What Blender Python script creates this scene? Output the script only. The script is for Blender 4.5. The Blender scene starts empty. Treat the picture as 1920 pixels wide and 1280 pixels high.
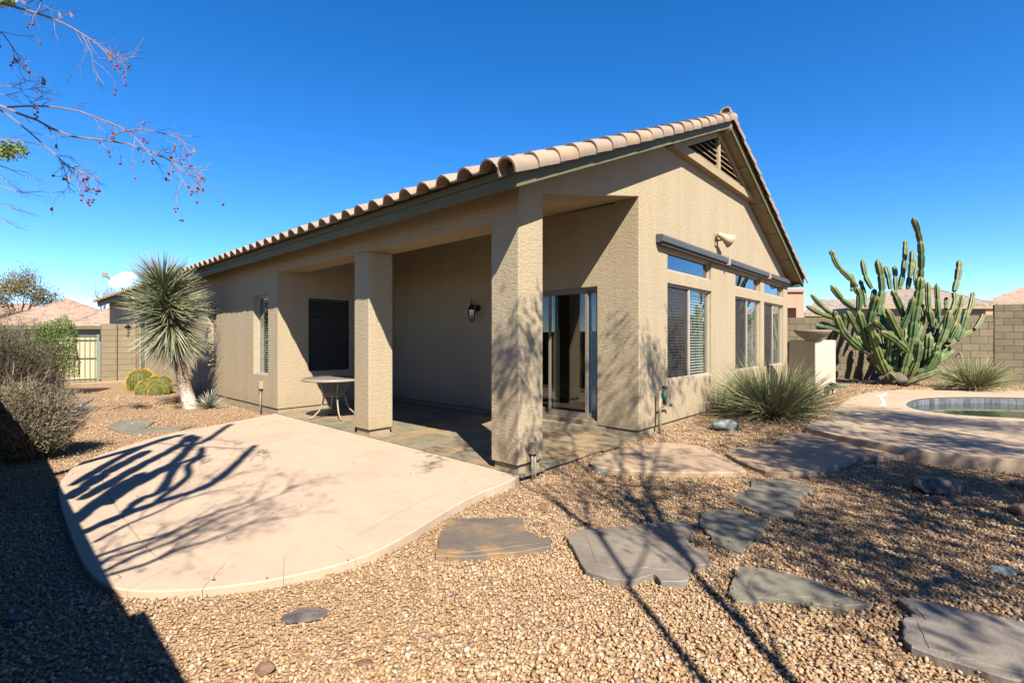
import bpy, bmesh, math, random
import numpy as np
from mathutils import Vector, Matrix, Euler
random.seed(7)
rng = np.random.default_rng(11)
sc = bpy.context.scene
COL = sc.collection

# ------------------------------------------------------------------ camera
CAM = np.array([-3.814, -3.392, 1.52]); FPX = 905.45; CXP, CYP = 960.0, 636.0
YAW = math.radians(42.433)
FW = np.array([math.cos(YAW), math.sin(YAW), 0.0]); RT = np.array([math.sin(YAW), -math.cos(YAW), 0.0])
cd = bpy.data.cameras.new('camera'); cam = bpy.data.objects.new('camera', cd); COL.objects.link(cam)
cam.location = CAM; cam.rotation_euler = (math.pi/2, 0, YAW - math.pi/2)
cd.sensor_width = 36.0; cd.lens = FPX/1920*36.0; cd.shift_y = (CYP-640)/1920.0
cd.clip_start = 0.05; cd.clip_end = 2000
sc.camera = cam

# ------------------------------------------------------------------ sky, sun, exposure
SUN = Vector((-1.0, -1.72, 1.93)).normalized()
w = bpy.data.worlds.new('World'); sc.world = w; w.use_nodes = True
wn = w.node_tree.nodes; wl = w.node_tree.links
sky = wn.new('ShaderNodeTexSky'); sky.sky_type = 'NISHITA'; sky.sun_disc = False
sky.sun_elevation = math.asin(SUN.z); sky.sun_rotation = math.atan2(SUN.x, SUN.y)
sky.altitude = 500; sky.air_density = 0.78; sky.dust_density = 0.0; sky.ozone_density = 3.8
hs = wn.new('ShaderNodeHueSaturation'); hs.inputs['Hue'].default_value = 0.504; hs.inputs['Saturation'].default_value = 1.31; hs.inputs['Value'].default_value = 1.0
wl.new(sky.outputs[0], hs.inputs['Color']); wl.new(hs.outputs[0], wn['Background'].inputs[0]); wn['Background'].inputs[1].default_value = 0.078
sd = bpy.data.lights.new('sun', 'SUN'); so = bpy.data.objects.new('sun', sd); COL.objects.link(so)
sd.energy = 5.0; sd.angle = math.radians(0.55); sd.color = (1.0, 0.90, 0.755)
so.rotation_euler = SUN.to_track_quat('Z', 'Y').to_euler(); so.location = (-6, -10, 14)
sc.view_settings.view_transform = 'Standard'; sc.view_settings.look = 'None'
sc.view_settings.exposure = 1.70; sc.view_settings.gamma = 1.0
sc.view_settings.use_curve_mapping = False

# ------------------------------------------------------------------ helpers
def hgt(x, y=0.0):
    return float(np.clip(.03*(x-.3), 0, .27))
def ray(px, py): return FW + RT*((px-CXP)/FPX) - np.array([0, 0, (py-CYP)/FPX])
def G(px, py, c=0.0):                    # photo pixel -> point on the gently rising yard (+c)
    d = ray(px, py); z = c
    for _ in range(30):
        P = CAM + d*((z-CAM[2])/d[2]); z = .5*z + .5*(hgt(P[0], P[1])+c)
    return Vector((P[0], P[1], z))
def GZ(px, py, z):
    d = ray(px, py); P = CAM + d*((z-CAM[2])/d[2]); return Vector(P)
def D(px, py, dep): return Vector(CAM + ray(px, py)*dep)
def depth_of(P): return float((np.array(P)-CAM) @ FW)

class MB:
    def __init__(s): s.v = []; s.f = []; s.c = None
    def add(s, vs, fs):
        n = len(s.v); s.v += [tuple(v) for v in vs]; s.f += [tuple(i+n for i in f) for f in fs]; return s
    def box(s, x0, x1, y0, y1, z0, z1):
        return s.add([(x0,y0,z0),(x1,y0,z0),(x1,y1,z0),(x0,y1,z0),(x0,y0,z1),(x1,y0,z1),(x1,y1,z1),(x0,y1,z1)],
                     [(0,3,2,1),(4,5,6,7),(0,1,5,4),(1,2,6,5),(2,3,7,6),(3,0,4,7)])
    def obox(s, c, ax, ay, az):           # box by centre and half axes
        c, ax, ay, az = map(Vector, (c, ax, ay, az))
        vs = [c+ax*i+ay*j+az*k for k in (-1,1) for (i,j) in ((-1,-1),(1,-1),(1,1),(-1,1))]
        return s.add(vs, [(0,3,2,1),(4,5,6,7),(0,1,5,4),(1,2,6,5),(2,3,7,6),(3,0,4,7)])
    def prism(s, poly, dz):               # poly: list of 3d top points, extruded down dz
        n = len(poly); top = [tuple(p) for p in poly]; bot = [(p[0], p[1], p[2]-dz) for p in poly]
        return s.add(top+bot, [tuple(range(n)), tuple(range(2*n-1, n-1, -1))]+[(i, i+n, (i+1)%n+n, (i+1)%n) for i in range(n)])
    def tube(s, pts, rad, n=6, cap=True):
        pts = [Vector(p) for p in pts]
        if not hasattr(rad, '__len__'): rad = [rad]*len(pts)
        base = len(s.v); up = None
        for i, p in enumerate(pts):
            t = (pts[min(i+1, len(pts)-1)]-pts[max(i-1, 0)])
            if t.length < 1e-9: t = Vector((0,0,1))
            t.normalize()
            if up is None:
                up = t.orthogonal().normalized()
            else:
                up = (up - t*up.dot(t))
                up = up.normalized() if up.length > 1e-6 else t.orthogonal().normalized()
            b = t.cross(up)
            for k in range(n):
                a = 2*math.pi*k/n
                s.v.append(tuple(p + (up*math.cos(a)+b*math.sin(a))*rad[i]))
        for i in range(len(pts)-1):
            for k in range(n):
                a0 = base+i*n+k; a1 = base+i*n+(k+1)%n
                s.f.append((a0, a1, a1+n, a0+n))
        if cap:
            s.f.append(tuple(base+k for k in range(n-1, -1, -1))); e = base+(len(pts)-1)*n
            s.f.append(tuple(e+k for k in range(n)))
        return s
    def lathe(s, prof, n=16, c=(0,0,0), close=False):  # prof: (r,z)
        base = len(s.v)
        for r, z in prof:
            for k in range(n):
                a = 2*math.pi*k/n; s.v.append((c[0]+r*math.cos(a), c[1]+r*math.sin(a), c[2]+z))
        for i in range(len(prof)-1):
            for k in range(n):
                a0 = base+i*n+k; a1 = base+i*n+(k+1)%n; s.f.append((a0, a1, a1+n, a0+n))
        if close:
            s.f.append(tuple(base+k for k in range(n-1,-1,-1))); e = base+(len(prof)-1)*n; s.f.append(tuple(e+k for k in range(n)))
        return s
    def mesh(s, name, mat=None, smooth=False, recalc=False):
        me = bpy.data.meshes.new(name); me.from_pydata(s.v, [], s.f); me.update()
        if recalc:
            bm = bmesh.new(); bm.from_mesh(me); bmesh.ops.recalc_face_normals(bm, faces=bm.faces); bm.to_mesh(me); bm.free()
        if mat: me.materials.append(mat)
        if smooth: me.polygons.foreach_set('use_smooth', [True]*len(me.polygons))
        return me
    def build(s, name, mat, parent=None, smooth=False, recalc=False, bevel=0):
        me = s.mesh(name, None, smooth, recalc)
        if bevel:
            bm = bmesh.new(); bm.from_mesh(me)
            bmesh.ops.bevel(bm, geom=[e for e in bm.edges if e.is_manifold and e.calc_face_angle(0) > .5], offset=bevel, segments=2, affect='EDGES', profile=.5)
            bm.to_mesh(me); bm.free()
        me.materials.append(mat)
        return link(name, me, parent)
def link(name, me, parent=None, loc=None, rot=None):
    o = bpy.data.objects.new(name, me); COL.objects.link(o)
    if parent: o.parent = parent
    if loc is not None: o.location = loc
    if rot is not None: o.rotation_euler = rot
    return o
def tag(o, label, cat, group=None):
    o['label'] = label; o['category'] = cat
    if group: o['group'] = group
    return o
def kind(o, k): o['kind'] = k; return o
def thing(name, label, cat, loc=(0,0,0), group=None):
    o = bpy.data.objects.new(name, None); COL.objects.link(o); o.location = loc; o.empty_display_size = .2
    return tag(o, label, cat, group)
def np_mesh(name, V, F, mat, smooth=False, attr=None):
    """V (n,3) F (m,k)"""
    me = bpy.data.meshes.new(name); V = np.asarray(V, dtype=np.float32); F = np.asarray(F, dtype=np.int32); k = F.shape[1]
    me.vertices.add(len(V)); me.vertices.foreach_set('co', V.ravel())
    me.loops.add(F.size); me.loops.foreach_set('vertex_index', F.ravel())
    me.polygons.add(len(F)); me.polygons.foreach_set('loop_start', np.arange(len(F), dtype=np.int32)*k)
    me.polygons.foreach_set('loop_total', np.full(len(F), k, dtype=np.int32))
    if smooth: me.polygons.foreach_set('use_smooth', np.ones(len(F), dtype=bool))
    if attr is not None:
        a = me.color_attributes.new('tint', 'FLOAT_COLOR', 'POINT'); a.data.foreach_set('color', np.asarray(attr, dtype=np.float32).ravel())
    me.update(calc_edges=True); me.validate()
    me.materials.append(mat); return me

# ------------------------------------------------------------------ materials
ALB = .56      # overall albedo level of the painted and natural surfaces
class NT:
    def __init__(s, name):
        s.m = bpy.data.materials.new(name); s.m.use_nodes = True; s.t = s.m.node_tree; s.b = s.t.nodes['Principled BSDF']
    def n(s, ty, **kw):
        x = s.t.nodes.new(ty)
        for k, v in kw.items():
            if k.startswith('i_'):
                key = k[2:]; key = int(key) if key.isdigit() else key
                x.inputs[key].default_value = v
            else: setattr(x, k, v)
        return x
    def l(s, a, b): s.t.links.new(a, b)
    def pos(s, scale=(1,1,1), obj=False):
        if obj:
            tc = s.n('ShaderNodeTexCoord'); oi = s.n('ShaderNodeObjectInfo')
            ad = s.n('ShaderNodeVectorMath', operation='ADD'); ml = s.n('ShaderNodeMath', operation='MULTIPLY'); ml.inputs[1].default_value = 57.0
            s.l(oi.outputs['Random'], ml.inputs[0]); s.l(tc.outputs['Object'], ad.inputs[0]); s.l(ml.outputs[0], ad.inputs[1]); src = ad.outputs[0]
        else:
            src = s.n('ShaderNodeNewGeometry').outputs['Position']
        mp = s.n('ShaderNodeMapping'); mp.inputs['Scale'].default_value = scale; s.l(src, mp.inputs['Vector']); return mp.outputs[0]
    def noise(s, vec, scale, detail=4, rough=.55, dist=0, ridged=False):
        x = s.n('ShaderNodeTexNoise'); x.inputs['Scale'].default_value = scale; x.inputs['Detail'].default_value = detail
        x.inputs['Roughness'].default_value = rough; x.inputs['Distortion'].default_value = dist
        if ridged: x.noise_type = 'RIDGED_MULTIFRACTAL'
        s.l(vec, x.inputs['Vector']); return x.outputs[0]
    def ramp(s, fac, stops, interp='LINEAR'):
        r = s.n('ShaderNodeValToRGB'); r.color_ramp.interpolation = interp; e = r.color_ramp.elements
        while len(e) < len(stops): e.new(.5)
        for el, (p, c) in zip(e, stops):
            el.position = p; el.color = (c[0], c[1], c[2], 1) if hasattr(c, '__len__') else (c, c, c, 1)
        s.l(fac, r.inputs[0]); return r.outputs[0]
    def mix(s, fac, a, b, mode='MIX'):
        x = s.n('ShaderNodeMix', data_type='RGBA', blend_type=mode)
        for sock, v in ((x.inputs['Factor'], fac), (x.inputs['A'], a), (x.inputs['B'], b)):
            if hasattr(v, 'links') or hasattr(v, 'is_linked'): s.l(v, sock)
            elif hasattr(v, '__len__'): sock.default_value = (v[0], v[1], v[2], 1)
            else: sock.default_value = v
        return x.outputs['Result']
    def bump(s, h, strength, dist=.01, prev=None):
        b = s.n('ShaderNodeBump'); b.inputs['Strength'].default_value = strength; b.inputs['Distance'].default_value = dist
        s.l(h, b.inputs['Height'])
        if prev is not None: s.l(prev, b.inputs['Normal'])
        s.l(b.outputs[0], s.b.inputs['Normal']); return b.outputs[0]
    def fin(s, col=None, rough=.8, spec=.3, metal=0.0, k=None):
        k = ALB if k is None else k
        if col is not None: s.l(s.mix(1.0, col, (k, k, k), 'MULTIPLY'), s.b.inputs['Base Color'])
        s.b.inputs['Roughness'].default_value = rough; s.b.inputs['Specular IOR Level'].default_value = spec; s.b.inputs['Metallic'].default_value = metal
        return s.m
def sc3(c, k): return tuple(min(1, x*k) for x in c)
def simple(name, c, rough=.7, var=.18, scale=8, bump=0, bscale=60, spec=.3, metal=0, obj=False, objvar=0, k=None):
    t = NT(name); p = t.pos(obj=obj)
    col = t.ramp(t.noise(p, scale), [(.25, sc3(c, 1-var)), (.75, sc3(c, 1+var))])
    if objvar:
        oi = t.n('ShaderNodeObjectInfo'); col = t.mix(1.0, col, t.ramp(oi.outputs['Random'], [(0, 1-objvar), (1, 1+objvar)]), 'MULTIPLY')
    if bump: t.bump(t.noise(p, bscale, 3), bump, .01)
    return t.fin(col, rough, spec, metal, k)

def stucco(name, c):
    t = NT(name); p = t.pos((1,1,1)); ps = t.pos((1,1,2.4))
    n1 = t.noise(ps, 15, 5, .6, .7); n2 = t.noise(p, 60, 3, .6); n3 = t.noise(p, .7, 3)
    r1 = t.noise(ps, 18.0, 4, .5, .9, ridged=True)
    col = t.mix(.55, sc3(c, 1.0), t.ramp(n3, [(.3, sc3(c, .86)), (.7, sc3(c, 1.1))]))
    col = t.mix(.35, col, t.ramp(n1, [(.35, sc3(c, .8)), (.65, sc3(c, 1.12))]))
    sz = t.n('ShaderNodeSeparateXYZ'); t.l(p, sz.inputs[0]); ad = t.n('ShaderNodeMath', operation='ADD'); t.l(sz.outputs['Z'], ad.inputs[0]); t.l(t.noise(p, 3.1, 5, .7), ad.inputs[1])
    col = t.mix(t.ramp(ad.outputs[0], [(.62, .55), (.98, 0)]), col, sc3((c[0]*1.0,c[1]*.93,c[2]*.86), .74))      # splash dirt along the base
    pv = t.pos((3,3,.35)); nv = t.noise(pv, 1.3, 4, .6)          # faint rain streaks
    col = t.mix(.3, col, t.ramp(nv, [(.3, sc3(c, .8)), (.6, sc3(c, 1.08))]))
    b1 = t.bump(t.ramp(r1, [(.25, 0), (.95, 1)]),   .34, .010); b2 = t.bump(t.ramp(n1, [(.3, 0), (.62, 1)]), .44, .009, b1); t.bump(n2, .35, .006, b2)
    return t.fin(col, .93, .12)
m_stucco = stucco('stucco', (.462, .382, .262))
m_stucco2 = stucco('stucco_pedestal', (.60, .54, .42))
m_trim = simple('trim_paint', (.40, .31, .20), .8, .1, 4, .25, 50)
m_stem = simple('stem_concrete', (.36, .29, .20), .9, .2, 5, .3, 40)
m_ceil = simple('ceiling_paint', (.52, .41, .26), .9, .08, 3, .2, 60)
m_fascia = simple('fascia_green', (.155, .150, .078), .7, .12, 6, .15, 30)
m_soffit = simple('soffit_paint', (.36, .28, .17), .85, .12, 4)
def tile_mat():
    t = NT('clay_tile'); p = t.pos(obj=True); oi = t.n('ShaderNodeObjectInfo')
    base = t.ramp(oi.outputs['Random'], [(0, (.27,.20,.155)), (.25, (.36,.285,.225)), (.5, (.31,.245,.20)), (.75, (.43,.29,.185)), (1, (.39,.325,.27))])
    n = t.noise(p, 5, 5, .6); col = t.mix(.45, base, t.ramp(n, [(.3, (.28,.21,.175)), (.55, (.40,.31,.245)), (.75, (.47,.32,.20))]))
    n2 = t.noise(p, 40, 3); col = t.mix(t.ramp(n2, [(.62, 0), (.75, .5)]), col, (.25,.2,.17))
    t.bump(n2, .25, .006); return t.fin(col, .85, .2)
m_tile = tile_mat()
def concrete(name, c, stain=.8):
    t = NT(name); p = t.pos()
    n = t.noise(p, 1.1, 5, .6); n2 = t.noise(p, 9, 4, .6); n3 = t.noise(p, 140, 2)
    col = t.ramp(n, [(.3, sc3(c, .74)), (.52, c), (.75, sc3(c, 1.08))])
    col = t.mix(.4, col, t.ramp(n2, [(.35, sc3(c, .84)), (.65, sc3(c, 1.1))]))
    col = t.mix(t.ramp(t.noise(p, 2.3, 6, .7, .6), [(.6, 0), (.8, stain)]), col, sc3(c, .72))
    col = t.mix(.25, col, t.ramp(n3, [(.4, sc3(c, .75)), (.6, sc3(c, 1.15))]))
    b = t.bump(n3, .35, .003); t.bump(n2, .15, .006, b)
    return t.fin(col, .88, .2)
m_slab = concrete('slab_concrete', (.555, .43, .325))
m_deck = concrete('deck_concrete', (.53, .41, .295), .6)
m_pad = concrete('pad_concrete', (.46, .34, .235), .6)
def slate_mat(name, stops, scale=2.6, objr=True, rough=.55):
    t = NT(name); p = t.pos(obj=objr)
    n = t.noise(p, scale, 6, .6, .8); col = t.ramp(n, stops)
    if objr:
        oi = t.n('ShaderNodeObjectInfo'); k = t.ramp(oi.outputs['Random'], [(0, (.82,.84,.78)), (.25, (1.1,1.0,.9)), (.5, (.9,.9,.88)), (.75, (1.15,1.0,.82)), (1, (.95,1.0,.92))], 'CONSTANT')
        col = t.mix(1.0, col, k, 'MULTIPLY')
    h = t.noise(p, 4.5, 7, .68, .8); b = t.bump(h, .75, .02); t.bump(t.noise(p, 70, 3), .25, .004, b)
    return t.fin(col, rough, .35)
m_slate = slate_mat('slate_tile', [(.25, (.17,.15,.115)), (.42, (.26,.235,.18)), (.55, (.33,.28,.20)), (.66, (.38,.285,.175)), (.78, (.32,.295,.25))])
m_grout = simple('grout', (.26, .22, .17), .9, .1, 10)
m_flag_green = slate_mat('flagstone_green', [(.3, (.165,.155,.115)), (.5, (.225,.21,.16)), (.7, (.285,.26,.195))], 1.6, False, .6)
m_flag_purple = slate_mat('flagstone_purple', [(.3, (.15,.13,.112)), (.48, (.225,.195,.165)), (.62, (.275,.24,.195)), (.75, (.33,.275,.195))], 1.5, False, .6)
m_flag_rust = slate_mat('flagstone_rust', [(.32, (.125,.108,.095)), (.47, (.18,.15,.12)), (.58, (.32,.21,.11)), (.7, (.24,.20,.15))], 1.7, False, .6)
def gravel_mat():
    t = NT('gravel_stone'); a = t.n('ShaderNodeAttribute'); a.attribute_name = 'tint'
    p = t.pos(); n = t.noise(p, 90, 3)
    col = t.mix(1.0, a.outputs['Color'], t.ramp(n, [(.3, .78), (.7, 1.18)]), 'MULTIPLY')
    t.bump(t.noise(p, 260, 2), .3, .003); return t.fin(col, .85, .25)
m_gravel = gravel_mat()
def ground_mat():
    t = NT('decomposed_granite'); p = t.pos()
    v = t.n('ShaderNodeTexVoronoi'); v.inputs['Scale'].default_value = 42; t.l(p, v.inputs['Vector'])
    sep = t.n('ShaderNodeSeparateColor'); t.l(v.outputs['Color'], sep.inputs[0])
    col = t.ramp(sep.outputs[0], [(0, (.34,.21,.11)), (.3, (.45,.29,.16)), (.6, (.50,.345,.205)), (.85, (.56,.42,.28)), (1, (.6,.5,.4))])
    col = t.mix(.35, col, t.ramp(t.noise(p, .9, 4), [(.3, (.40,.25,.135)), (.7, (.52,.36,.22))]))
    col = t.mix(t.ramp(v.outputs['Distance'], [(.3, 0), (.75, .5)]), col, (.24,.145,.08))
    inv = t.ramp(v.outputs['Distance'], [(0, 1), (.8, 0)]); t.bump(inv, .9, .02); return t.fin(col, .92, .15)
m_ground = ground_mat()
m_block = simple('cmu_block', (.225, .19, .128), .93, .14, 3.5, .5, 90, .12, obj=True, objvar=.09)
m_blockp = simple('cmu_block_painted', (.30, .25, .165), .93, .1, 2.5, .35, 90, .12, obj=True, objvar=.05)
m_mortar = simple('mortar', (.22, .19, .14), .95, .1, 20)
m_frame = simple('window_frame_almond', (.50, .43, .36), .45, .05, 5)
m_alu = simple('door_frame_alu', (.26, .22, .18), .4, .05, 5)
m_white = simple('white_paint', (.75, .72, .66), .5, .04, 5, k=.95)
m_slat = simple('blind_slat_white', (.72, .74, .74), .5, .04, 9, k=.62)
m_slatd = simple('blind_slat_shaded', (.42, .40, .38), .5, .04, 9)
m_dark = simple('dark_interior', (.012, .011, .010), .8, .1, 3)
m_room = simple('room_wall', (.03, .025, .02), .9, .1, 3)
m_awn = simple('awning_grey', (.10, .105, .12), .45, .1, 8)
m_black = simple('black_metal', (.012, .011, .010), .45, .2, 20)
m_bronze = simple('bronze_metal', (.05, .04, .032), .5, .2, 20)
m_tanp = simple('tan_plastic', (.40, .33, .23), .6, .06, 6)
m_pipe = simple('pipe_grey', (.33, .29, .23), .5, .1, 20)
m_teal = simple('teal_brass', (.05, .14, .16), .5, .3, 30)
m_green = simple('green_plastic', (.03, .22, .15), .5, .1, 20)
m_vlid = simple('valve_lid', (.16, .25, .20), .7, .15, 20)
m_irong = simple('iron_gate_green', (.22, .30, .24), .5, .1, 12)
m_doorg = simple('door_green', (.15, .19, .12), .6, .08, 6)
m_tablem = simple('table_metal', (.36, .31, .25), .4, .1, 20)
m_tablet = simple('table_top', (.26, .24, .21), .45, .15, 30)
m_curtain = simple('teal_curtain', (.45, .62, .68), .8, .1, 6, k=1.0)
def glass_mat(name, ior, tint, rough=.005):
    t = NT(name); nd = t.t.nodes; out = nd['Material Output']
    g = t.n('ShaderNodeBsdfGlossy'); g.inputs['Roughness'].default_value = rough; g.inputs['Color'].default_value = (1,1,1,1)
    tr = t.n('ShaderNodeBsdfTransparent'); tr.inputs['Color'].default_value = (*tint, 1)
    lw = t.n('ShaderNodeLayerWeight'); lw.inputs['Blend'].default_value = .5
    pw = t.n('ShaderNodeMath', operation='POWER'); pw.inputs[1].default_value = 4.0; t.l(lw.outputs['Facing'], pw.inputs[0])
    f = t.n('ShaderNodeMapRange'); f.inputs['To Min'].default_value = ior; t.l(pw.outputs[0], f.inputs['Value'])
    mx = t.n('ShaderNodeMixShader'); t.l(f.outputs[0], mx.inputs[0]); t.l(tr.outputs[0], mx.inputs[1]); t.l(g.outputs[0], mx.inputs[2])
    p = t.pos(); bp = t.n('ShaderNodeBump'); bp.inputs['Strength'].default_value = .04; bp.inputs['Distance'].default_value = .02
    t.l(t.noise(p, 1.2, 2), bp.inputs['Height']); t.l(bp.outputs[0], g.inputs['Normal'])
    t.l(mx.outputs[0], out.inputs['Surface']); nd.remove(t.b); return t.m
m_glass = glass_mat('window_glass', .045, (.86, .90, .90))
m_glassd = glass_mat('door_glass', .06, (.74, .76, .75))
m_glassb = glass_mat('transom_glass', .22, (.5, .53, .58))
def screen_mat():
    t = NT('insect_screen'); nd = t.t.nodes
    d = t.n('ShaderNodeBsdfDiffuse'); d.inputs['Color'].default_value = (.045,.043,.042,1)
    tr = t.n('ShaderNodeBsdfTransparent'); mx = t.n('ShaderNodeMixShader'); mx.inputs[0].default_value = .42
    t.l(tr.outputs[0], mx.inputs[1]); t.l(d.outputs[0], mx.inputs[2]); t.l(mx.outputs[0], nd['Material Output'].inputs['Surface']); nd.remove(t.b); return t.m
m_screen = screen_mat()
def water_mat():
    t = NT('pool_water'); p = t.pos((1,1,1)); t.bump(t.noise(p, 3.5, 3, .5, .4), .12, .02)
    t.b.inputs['Transmission Weight'].default_value = .0
    col = t.ramp(t.noise(p, 1.2, 3), [(.3, (.012,.050,.040)), (.7, (.03,.085,.065))]); return t.fin(col, .03, .5)
m_water = water_mat()
m_coping = simple('pool_tile', (.15, .155, .165), .35, .35, 6)
def leafmat(name, a, b, c, rough=.6, spec=.3, scale=3.0, trans=.0):
    t = NT(name); p = t.pos(); at = t.n('ShaderNodeAttribute'); at.attribute_name = 'tint'
    sep = t.n('ShaderNodeSeparateColor'); t.l(at.outputs['Color'], sep.inputs[0])
    col = t.ramp(sep.outputs[0], [(0, a), (.5, b), (1, c)])
    col = t.mix(.5, col, t.mix(1.0, col, t.ramp(t.noise(p, scale, 3), [(.3, .65), (.7, 1.35)]), 'MULTIPLY'))
    m = t.fin(col, rough, spec)
    return m
m_yucca = leafmat('yucca_leaf', (.135,.16,.075), (.22,.25,.125), (.52,.49,.38))
m_agave = leafmat('agave_leaf', (.10,.15,.10), (.26,.27,.20), (.46,.42,.34))
m_grass = leafmat('clump_grass_leaf', (.13,.19,.055), (.28,.32,.13), (.62,.54,.33))
m_sage = leafmat('sage_leaf', (.075,.085,.032), (.155,.16,.065), (.29,.28,.14))
m_sageg = leafmat('green_bush_leaf', (.05,.10,.018), (.11,.18,.035), (.18,.25,.06))
m_twig = leafmat('grey_twig', (.10,.075,.06), (.19,.15,.12), (.30,.25,.20), .85, .1)
m_pv = leafmat('tree_leaf_olive', (.10,.10,.03), (.19,.16,.05), (.30,.22,.09))
m_bark = simple('bark', (.16, .125, .10), .9, .3, 14, .6, 40)
m_branch = simple('pale_branch', (.27, .20, .185), .8, .3, 20, .3, 60)
m_berry = simple('berry', (.22, .02, .035), .6, .3, 20, spec=.15)
m_dryleaf = simple('dry_leaf', (.38, .22, .09), .7, .3, 30)
def cactus_mat():
    t = NT('cereus_skin'); at = t.n('ShaderNodeAttribute'); at.attribute_name = 'tint'
    sep = t.n('ShaderNodeSeparateColor'); t.l(at.outputs['Color'], sep.inputs[0]); p = t.pos()
    g = t.ramp(t.noise(p, 2.2, 3), [(.3, (.035,.095,.05)), (.5, (.07,.14,.045)), (.72, (.15,.19,.045))])
    g = t.mix(t.ramp(t.noise(p, 7, 4, .7), [(.62, 0), (.74, .6)]), g, (.17,.13,.07)); g2 = t.mix(sep.outputs[1], g, (.17,.19,.05)); g3 = t.mix(sep.outputs[2], g2, (.135,.095,.06))
    col = t.mix(t.ramp(sep.outputs[0], [(.86, 0), (1.0, .5)]), g3, (.42,.39,.20))
    t.bump(t.noise(p, 60, 2), .2, .005); return t.fin(col, .5, .35)
m_cactus = cactus_mat()
m_barrel = simple('barrel_skin', (.085, .11, .025), .6, .2, 12)
m_spine = simple('golden_spine', (.58, .46, .09), .5, .2, 12)
def trunk_mat():
    t = NT('yucca_trunk'); p = t.pos((1,1,1)); geo = t.n('ShaderNodeNewGeometry'); s = t.n('ShaderNodeSeparateXYZ'); t.l(geo.outputs['Position'], s.inputs[0])
    v = t.n('ShaderNodeTexVoronoi'); v.inputs['Scale'].default_value = 26; t.l(p, v.inputs['Vector'])
    br = t.ramp(v.outputs['Distance'], [(.2, (.42,.34,.27)), (.6, (.13,.085,.06))])
    wh = t.ramp(t.noise(p, 30, 4), [(.35, (.34,.27,.22)), (.6, (.70,.64,.58))])
    mr = t.n('ShaderNodeMapRange'); mr.inputs['From Min'].default_value = .22; mr.inputs['From Max'].default_value = .62; t.l(s.outputs['Z'], mr.inputs['Value'])
    nz = t.noise(p, 9, 3); ad = t.n('ShaderNodeMath', operation='ADD'); t.l(mr.outputs[0], ad.inputs[0]); sb = t.n('ShaderNodeMath', operation='SUBTRACT'); sb.inputs[1].default_value = .5; t.l(nz, sb.inputs[0]); t.l(sb.outputs[0], ad.inputs[1]); ad.use_clamp = True
    col = t.mix(ad.outputs[0], wh, br); t.bump(v.outputs['Distance'], .6, .02); return t.fin(col, .9, .1)
m_ytrunk = trunk_mat()
def rock_mat(name, stops):
    t = NT(name); p = t.pos(); col = t.ramp(t.noise(p, 8, 5, .6, .6), stops); t.bump(t.noise(p, 22, 5, .65), .6, .02); return t.fin(col, .75, .3)
m_rockb = rock_mat('rock_blue', [(.35, (.14,.20,.22)), (.5, (.26,.33,.34)), (.62, (.38,.40,.36)), (.75, (.45,.33,.26))])
m_rockd = rock_mat('rock_dark', [(.35, (.07,.065,.07)), (.55, (.15,.13,.12)), (.75, (.26,.22,.18))])
m_rockr = rock_mat('rock_rust', [(.35, (.14,.085,.06)), (.55, (.26,.16,.10)), (.75, (.34,.25,.18))])
m_pink = stucco('pink_stucco', (.52, .33, .24))
m_nst = stucco('neighbour_stucco', (.40, .34, .27))
m_ngrey = simple('neighbour_grey', (.27, .25, .23), .9, .1, 2)
def roofn_mat(name, c):
    t = NT(name); p = t.pos(); v = t.n('ShaderNodeTexVoronoi'); v.inputs['Scale'].default_value = 3.2; t.l(p, v.inputs['Vector'])
    sep = t.n('ShaderNodeSeparateColor'); t.l(v.outputs['Color'], sep.inputs[0])
    return t.fin(t.ramp(sep.outputs[0], [(0, sc3(c, .78)), (.5, c), (1, sc3(c, 1.2))]), .85, .2)
m_roofn = roofn_mat('neighbour_tile', (.36, .255, .20))
m_roofg = roofn_mat('neighbour_tile_grey', (.29, .24, .21))

# ------------------------------------------------------------------ walls with openings
def wall_poly(name, outer, holes, a0, thick, plane, mat, parent, bevel=0.0):
    """outer/holes in (horizontal, z). plane 'y': wall facing -Y at y=a0 ; 'x': wall facing -X at x=a0"""
    cu = bpy.data.curves.new(name, 'CURVE'); cu.dimensions = '2D'; cu.fill_mode = 'BOTH'; cu.extrude = thick/2-bevel
    cu.bevel_depth = bevel; cu.offset = -bevel; cu.bevel_resolution = 1
    for poly in [outer]+holes:
        s = cu.splines.new('POLY'); s.points.add(len(poly)-1); s.use_cyclic_u = True
        for q, (a, b) in zip(s.points, poly): q.co = (a, b, 0, 1)
    tmp = bpy.data.objects.new('tmp', cu); me = bpy.data.meshes.new_from_object(tmp); bpy.data.objects.remove(tmp); bpy.data.curves.remove(cu)
    n = len(me.vertices); co = np.empty(n*3, np.float32); me.vertices.foreach_get('co', co); co = co.reshape(-1, 3)
    out = np.empty_like(co)
    if plane == 'y': out[:,0] = co[:,0]; out[:,2] = co[:,1]; out[:,1] = co[:,2]+a0+thick/2
    else: out[:,1] = co[:,0]; out[:,2] = co[:,1]; out[:,0] = co[:,2]+a0+thick/2
    me.vertices.foreach_set('co', out.ravel()); me.update()
    bm = bmesh.new(); bm.from_mesh(me); bmesh.ops.remove_doubles(bm, verts=bm.verts, dist=1e-5); bmesh.ops.recalc_face_normals(bm, faces=bm.faces); bm.to_mesh(me); bm.free()
    me.polygons.foreach_set('use_smooth', [False]*len(me.polygons))
    me.materials.clear(); me.materials.append(mat); me.name = name
    return link(name, me, parent)
def rect(a0, a1, b0, b1): return [(a0,b0),(a1,b0),(a1,b1),(a0,b1)]

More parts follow.
